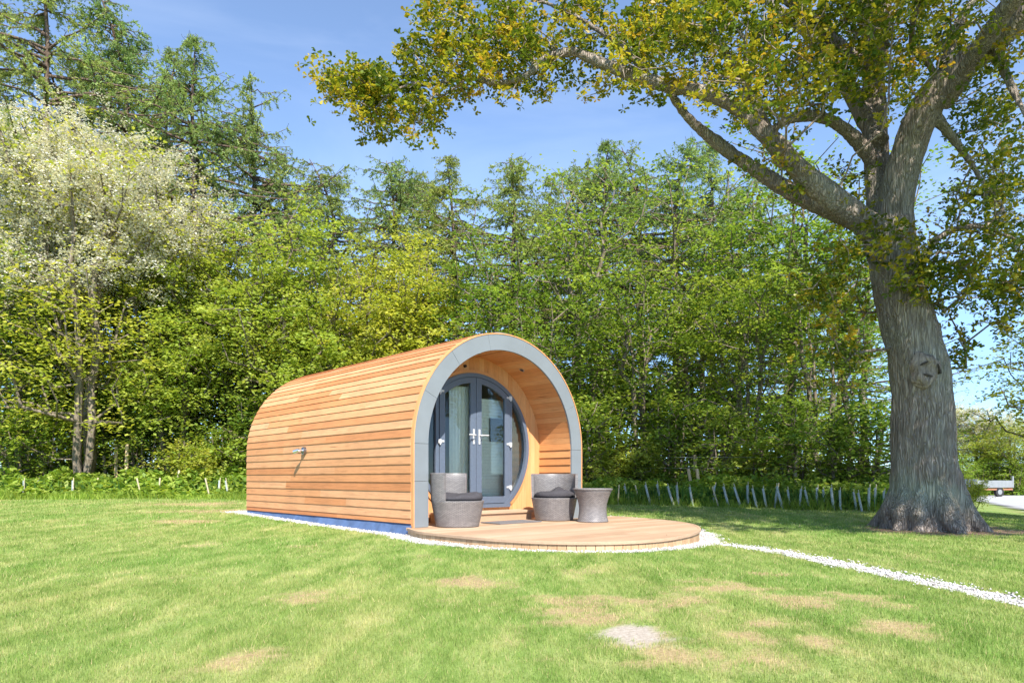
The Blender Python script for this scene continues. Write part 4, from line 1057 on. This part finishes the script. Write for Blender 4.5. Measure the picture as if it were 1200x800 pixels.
# rosettes of leaves along the last twigs
anc=pg[tips]; Tm=(Pg[tips]+Pg[anc])/2
src=np.concatenate([Pg[tips]]*4+[Tm]*2); ns=len(src); C=src+rs.normal(size=(ns,3))*.10
cl=np.concatenate([rs.rand(len(tips))]*4+[rs.rand(len(tips))]*2)
lp=8; C=np.repeat(C,lp,0); cl=np.repeat(cl,lp); n=len(C)
out_=rs.normal(size=(n,3)); out_[:,2]=out_[:,2]*.5+.1; out_/=np.linalg.norm(out_,axis=1)[:,None]
nn=rs.normal(size=(n,3))*.5+np.array([0,0,1.])
tint=np.clip(.75*cl+.3*rs.rand(n)-.03,0,1)
V,Fc,tt=hex_leaves(C+out_*.012,out_,nn,.070*rs.uniform(.6,1.25,n),rs,tint)
link('crown',npmesh('crown',V,Fc,{'tint':tt}),LF_OAK,oak)
tag(oak,'great old oak with thick grey trunk and spreading limbs over the lawn','tree')
# set the empty at the base while keeping the parts where they are
bp=Vector((base[0],OY,gzf(base[0],OY))); oak.location=bp
for c in oak.children: c.matrix_parent_inverse=Matrix.Translation(-bp)
# twig reaching far right edge etc. come with the crown

# ================================================================== UNDERGROWTH
def band_pts(rs,x0,x1,n,d0,d1):
    X=rs.uniform(x0,x1,n); Y=yb(X)+rs.uniform(d0,d1,n); return X,Y
rs=np.random.RandomState(31)
X,Y=band_pts(rs,-17,-3.0,34000,0,2.4); hgt=(.32+.5*vnoise(X,Y,.5,41))*sstep(-.1,.8,Y-yb(X)+.15)
C=np.stack([X,Y,gz(X,Y)+rs.rand(len(X))*hgt],1); V1,F1,t1=leaf_quads(C,.17,.10,rs,.5)
X,Y=band_pts(rs,-1.5,8.4,30000,.05,2.2); hgt=(.26+.45*vnoise(X,Y,.5,42))*sstep(-.1,.7,Y-yb(X)+.15)
C=np.stack([X,Y,gz(X,Y)+rs.rand(len(X))*hgt],1); V2,F2,t2=leaf_quads(C,.11,.06,rs,.4)
o=link('undergrowth',npmesh('undergrowth',np.concatenate([V1,V2]),np.concatenate([F1,F2+len(V1)]),{'tint':np.concatenate([t1,t2])}),LF_GRD); tag(o,'leafy green plants in a band along the wood edge','plants',kind='stuff')
def upright(x0,x1,n,d0,d1,h,seed):
    rs=np.random.RandomState(seed); X,Y=band_pts(rs,x0,x1,n,d0,d1); hh=h*rs.uniform(.5,1.2,n); a=rs.uniform(0,6.28,n); l=np.abs(rs.normal(0,.35,n))*hh; z=gz(X,Y)
    c=np.stack([X,Y,z],1); w=np.stack([np.cos(a),np.sin(a),0*a],1)*.011; ld=rs.uniform(0,6.28,n); L=np.stack([np.cos(ld)*l,np.sin(ld)*l,0*l],1)
    V=np.stack([c-w,c+w,c+w*.9+L*.4+np.stack([0*a,0*a,hh*.65],1),c+L+np.stack([0*a,0*a,hh],1),c-w*.9+L*.4+np.stack([0*a,0*a,hh*.65],1)],1).reshape(-1,3)
    return V,np.arange(5*n).reshape(-1,5),rs.rand(n)
V1,F1,t1=upright(-1.5,8.6,22000,.05,2.6,.36,51); V2,F2,t2=upright(-17,-3,16000,.3,3,.42,52)
o=link('bluebells',npmesh('bluebells',np.concatenate([V1,V2]),np.concatenate([F1,F2+len(V1)]),{'tint':np.concatenate([t1,t2])}),LF_BLUE); tag(o,'strappy dark green leaves under the trees','plants',kind='stuff')
# low growth on the woodland floor further back and on the far bank
rs=np.random.RandomState(61); n=60000
X=rs.uniform(-26,14,n); Y=yb(X)+2.2+rs.rand(n)**1.3*15; C=np.stack([X,Y,gz(X,Y)+rs.rand(n)*(.25+.9*vnoise(X,Y,1.4,43))],1); V1,F1,t1=leaf_quads(C,.16,.10,rs,.5)
n=16000; X=rs.uniform(24,62,n); Y=rs.uniform(41.5,60,n); C=np.stack([X,Y,gz(X,Y)+rs.rand(n)*.5],1); V2,F2,t2=leaf_quads(C,.35,.2,rs,.5)
o=link('ground_cover',npmesh('ground_cover',np.concatenate([V1,V2]),np.concatenate([F1,F2+len(V1)]),{'tint':np.concatenate([t1*.6,t2*.6])}),LF_MID); tag(o,'brambles and low growth on the wood floor','ground cover',kind='stuff')

# rough grass and weeds feathering over the mown edge
rs=np.random.RandomState(91); V=[];T=[]
for x0,x1,n in ((-17,-3,9000),(-1.5,8.6,8000)):
    X=rs.uniform(x0,x1,n); Y=yb(X)+rs.normal(0,.16,n)+(vnoise(X,X*0,.7,71)-.5)*.5; h=rs.uniform(.05,.24,n)*(.5+vnoise(X,X*0,.5,72)); a=rs.uniform(0,6.28,n); l=rs.normal(0,.35,(n,2))*h[:,None]
    c=np.stack([X,Y,gz(X,Y)],1); w=np.stack([np.cos(a),np.sin(a),0*a],1)*.008
    V.append(np.stack([c-w,c+w,c+np.stack([l[:,0],l[:,1],h],1)],1).reshape(-1,3)); T.append(rs.rand(n))
V=np.concatenate(V); o=link('rough_grass',npmesh('rough_grass',V,np.arange(len(V)).reshape(-1,3),{'tint':np.concatenate(T)}),LF_GRD); tag(o,'longer rough grass along the foot of the wood edge','grass',kind='stuff')

# ================================================================== FENCE, STAKES
FP=[(-18,18.4),(-13,18.4),(-9,18.5),(-6,18.5),(-2,17.9),(2.5,16.4),(4.2,15.7),(6.2,14.9),(8.2,14.2)]
fence=empty('wire_fence',(FP[0][0],FP[0][1],gzf(*FP[0]))); tag(fence,'thin wire stock fence on wooden posts along the wood edge','fence')
fm=MB(); PO=mat_wood('fence_post_wood',[(0,(.28,.22,.15)),(1,(.42,.34,.24))],axis=2,knots=False)
def keepw(o): o.matrix_parent_inverse=Matrix.Translation(-fence.location)
dist=0
posts=[]
for a,b in zip(FP[:-1],FP[1:]):
    L=math.dist(a,b); k=max(1,round(L/2.6))
    for i in range(k): posts.append((a[0]+(b[0]-a[0])*i/k,a[1]+(b[1]-a[1])*i/k))
posts.append(FP[-1])
for i,(x,y) in enumerate(posts):
    mb=MB(); z=gzf(x,y); mb.tube([(x,y,z-.1),(x+rnd.uniform(-.03,.03),y,z+.6),(x+rnd.uniform(-.05,.05),y,z+1.05)],.038,8,t=rnd.random()); keepw(mb.build('post',PO,fence))
for h in (.25,.48,.75,1.0):
    mb=MB(); pts=[(x,y,gzf(x,y)+h+.0) for x,y in posts]; mb.tube(pts,.0045,4); keepw(mb.build('wire',FLASH,fence))
for (x,Y,yt_,yb_,lean,lab) in ((136,18.2,523,556,.0,'weathered fence post, the shorter of the two beside the forked trunks'),(147,18.0,520,562,.05,'pale weathered post nearest the forked trunks'),(814,15.0,549,580,-.14,'left one of two leaning fence posts right of the deck'),(822,14.8,549,585,-.10,'right one of two leaning fence posts right of the deck')):
    b=px(x,Y,yb_); t_=px(x,Y,yt_); mb=MB(); g0=gzf(b.x,Y); mb.tube([(0,0,-.08),(lean*.5,0,(t_.z-g0)*.5),(lean,0,t_.z-g0)],.042 if Y>16 else .034,8,t=.9)
    o=mb.build('fence_post',PINE); o.location=(b.x,Y,g0); tag(o,lab,'post',group='loose fence posts')
TUBE=mat_plain('tube_guard_plastic',(.36,.40,.39),.5,0,20,.2)
CANE=mat_plain('cane',(.50,.42,.28),.8,0,20,.2)
proto=None
mb=MB(); mb.tube([(0,0,-.05),(0,0,.2),(.004,0,.42)],[.026,.025,.024],8); mb.build
def stake(kind):
    r=empty('tube_guard' if kind else 'plant_stake')
    mb=MB()
    if kind: mb.tube([(0,0,-.06),(0,0,.2),(.004,0,.40)],[.021,.020,.020],8); mb.build('tube',TUBE,r)
    mb=MB(); mb.tube([(.02 if kind else 0,0,-.06),(.022 if kind else 0,0,.46)],.008 if kind else .017,6); mb.build('cane',CANE,r)
    return r
pt,ps=stake(1),stake(0); us=set()
for x in (28,85,110,142,166,186,223,246,256,268,45,205): 
    Y=yb((x-600)/F*16.3)+rnd.uniform(.15,.6); q=px(x,Y)
    pr=ps if x in (110,166,186,205,246) else pt
    o=place(pr,us,q.x,q.y,1.1 if x!=205 else 1.5,rnd.uniform(0,6),None,None,'stake'); o.rotation_euler=(rnd.uniform(-.12,.12),rnd.uniform(-.2,.2),0)
    if x==205: tag(o,'tallest pale stake among the plants left of the pod')
    elif pr is ps: tag(o,'thin wooden stake among the leafy plants left of the pod',group='stakes in the plants left of the pod')
    else: tag(o,'pale plastic tube guard among the leafy plants left of the pod',group='tube guards left of the pod')
for x in (724,737,750,762,774,789,795,812,836,842,868,877,887,898,908,917,926,937,949,957,967,977,985,1004,1010,1018,1026,1034,854):
    Yg=13.9
    for _ in range(3): Yg=float(yb((x-600)/F*Yg))
    Y=Yg+rnd.uniform(-.12,.12); q=px(x,Y); o=place(pt if x not in (724,750,842) else ps,us,q.x,q.y,rnd.uniform(.85,1.1),0,None,None,'stake'); o.rotation_euler=(rnd.uniform(-.15,.12),rnd.uniform(-.30,.12),rnd.uniform(-.2,.2))
    if x in (724,750,842): tag(o,'thin wooden stake in the plants between the deck and the oak',group='stakes between the deck and the oak')
    elif x<860: tag(o,'pale plastic tube guard leaning at the wood edge right of the deck',group='tube guards right of the deck')
    else: tag(o,'pale plastic tube guard in the crowded row left of the oak trunk',group='tube guards near the oak')

# ================================================================== TRAILER
tx,ty=(1150-600)/F*37.5,37.5; tr=empty('flatbed_trailer',(tx,ty,gzf(tx,ty)+.035),math.radians(12)); tag(tr,'small pale grey flatbed trailer parked on the track behind the oak','trailer')
AL=mat_plain('aluminium_side',(.30,.31,.30),.45,.4,6,.1); RED=mat_plain('red_lens',(.5,.06,.03),.3); ORG=mat_plain('rusty_chassis',(.32,.14,.07),.7)
mb=MB(); mb.box(-1.15,1.15,-.85,.85,.48,.54); mb.build('bed',ORG,tr)
for nm,b in (('side_board',(-1.15,1.15,-.87,-.84,.5,.88)),('side_board',(-1.15,1.15,.84,.87,.5,.88)),('tailboard',(1.13,1.16,-.84,.84,.5,.88)),('headboard',(-1.16,-1.13,-.84,.84,.5,.95))):
    mb=MB(); mb.box(*b); mb.build(nm,AL,tr,bevel=.006)
for k in (-1,1):
    mb=MB(); mb.tube([(.3,k*.78-.08,.26),(.3,k*.78+.08,.26)],.26,20); w=mb.build('tyre',RUB,tr,smooth=True)
    mb=MB(); mb.tube([(.3,k*.78-.085,.26),(.3,k*.78+.085,.26)],.14,16); mb.build('rim',AL,w)
    mb=MB(); mb.box(1.10,1.14,k*.7-.1,k*.7+.1,.37,.47); mb.build('rear_light',RED,tr)
mb=MB(); mb.box(-1.0,1.12,-.86,-.84,.36,.44,0); mb.build('side_rail',ORG,tr)
mb=MB(); mb.tube([(1.15,-.84,.5),(1.15,-.84,1.12)],.05,8); mb.build('corner_post',AL,tr)
mb=MB(); mb.tube([(-1.1,.4,.42),(-2.2,0,.42)],.035,8); mb.tube([(-1.1,-.4,.42),(-2.2,0,.42)],.035,8); mb.tube([(-2.2,0,.42),(-2.2,0,.03)],.03,8); mb.build('drawbar',ORG,tr)

# ================================================================== WORLD, SUN, CAMERA
S=Vector((.30,-1.08,0)).normalized(); EL=math.radians(46); sd=Vector((S.x*math.cos(EL),S.y*math.cos(EL),math.sin(EL)))
w=bpy.data.worlds.new('World'); sc.world=w; w.use_nodes=True; nt=w.node_tree
bg=nt.nodes['Background']; sky=nt.nodes.new('ShaderNodeTexSky'); sky.sky_type='NISHITA'; sky.sun_disc=False
sky.sun_elevation=EL; sky.sun_rotation=math.atan2(S.x,S.y); sky.air_density=.62; sky.dust_density=.0; sky.ozone_density=2.6; sky.altitude=50
tc=nt.nodes.new('ShaderNodeTexCoord'); mp=nt.nodes.new('ShaderNodeMapping'); mp.inputs['Scale'].default_value=(1.2,1.2,4.5); mp.inputs['Rotation'].default_value=(.3,.2,0); nt.links.new(tc.outputs['Generated'],mp.inputs['Vector'])
wisp=ramp(nt,texn(nt,mp.outputs['Vector'],2.2,6,.55,.6),[(.45,0),(.78,.075)])
sp=nt.nodes.new('ShaderNodeSeparateXYZ'); nt.links.new(tc.outputs['Generated'],sp.inputs[0])
low=ramp(nt,sp.outputs['Z'],[(0,(.42,.54,.70)),(.10,(.55,.67,.82)),(.28,(.95,.98,1.0)),(.6,(1,1,1))])
skc=mixc(nt,1.0,mixc(nt,1.0,sky.outputs[0],low,'MULTIPLY'),(1.42,1.32,1.2),'MULTIPLY')
nt.links.new(mixc(nt,wisp,skc,(6.5,6.9,7.4)),bg.inputs['Color']); bg.inputs['Strength'].default_value=.15
l=bpy.data.lights.new('sun','SUN'); l.energy=4.8; l.angle=math.radians(.53); l.color=(1,.95,.87)
lo=bpy.data.objects.new('sun',l); COL.objects.link(lo); lo.rotation_euler=sd.to_track_quat('Z','Y').to_euler(); lo.location=(3,-10,15)
cam=bpy.data.cameras.new('camera'); cam.lens=24; cam.sensor_width=36; cam.shift_y=(HZ-400)/1200; cam.clip_end=3000; cam.clip_start=.05
co_=bpy.data.objects.new('camera',cam); COL.objects.link(co_); co_.location=(0,0,EYE); co_.rotation_euler=(PI/2,0,0); sc.camera=co_
vs=sc.view_settings; vs.view_transform='Standard'; vs.look='None'; vs.exposure=1.1; vs.gamma=1; vs.use_curve_mapping=False
sc.cycles.max_bounces=8; sc.cycles.transparent_max_bounces=12; sc.cycles.diffuse_bounces=4
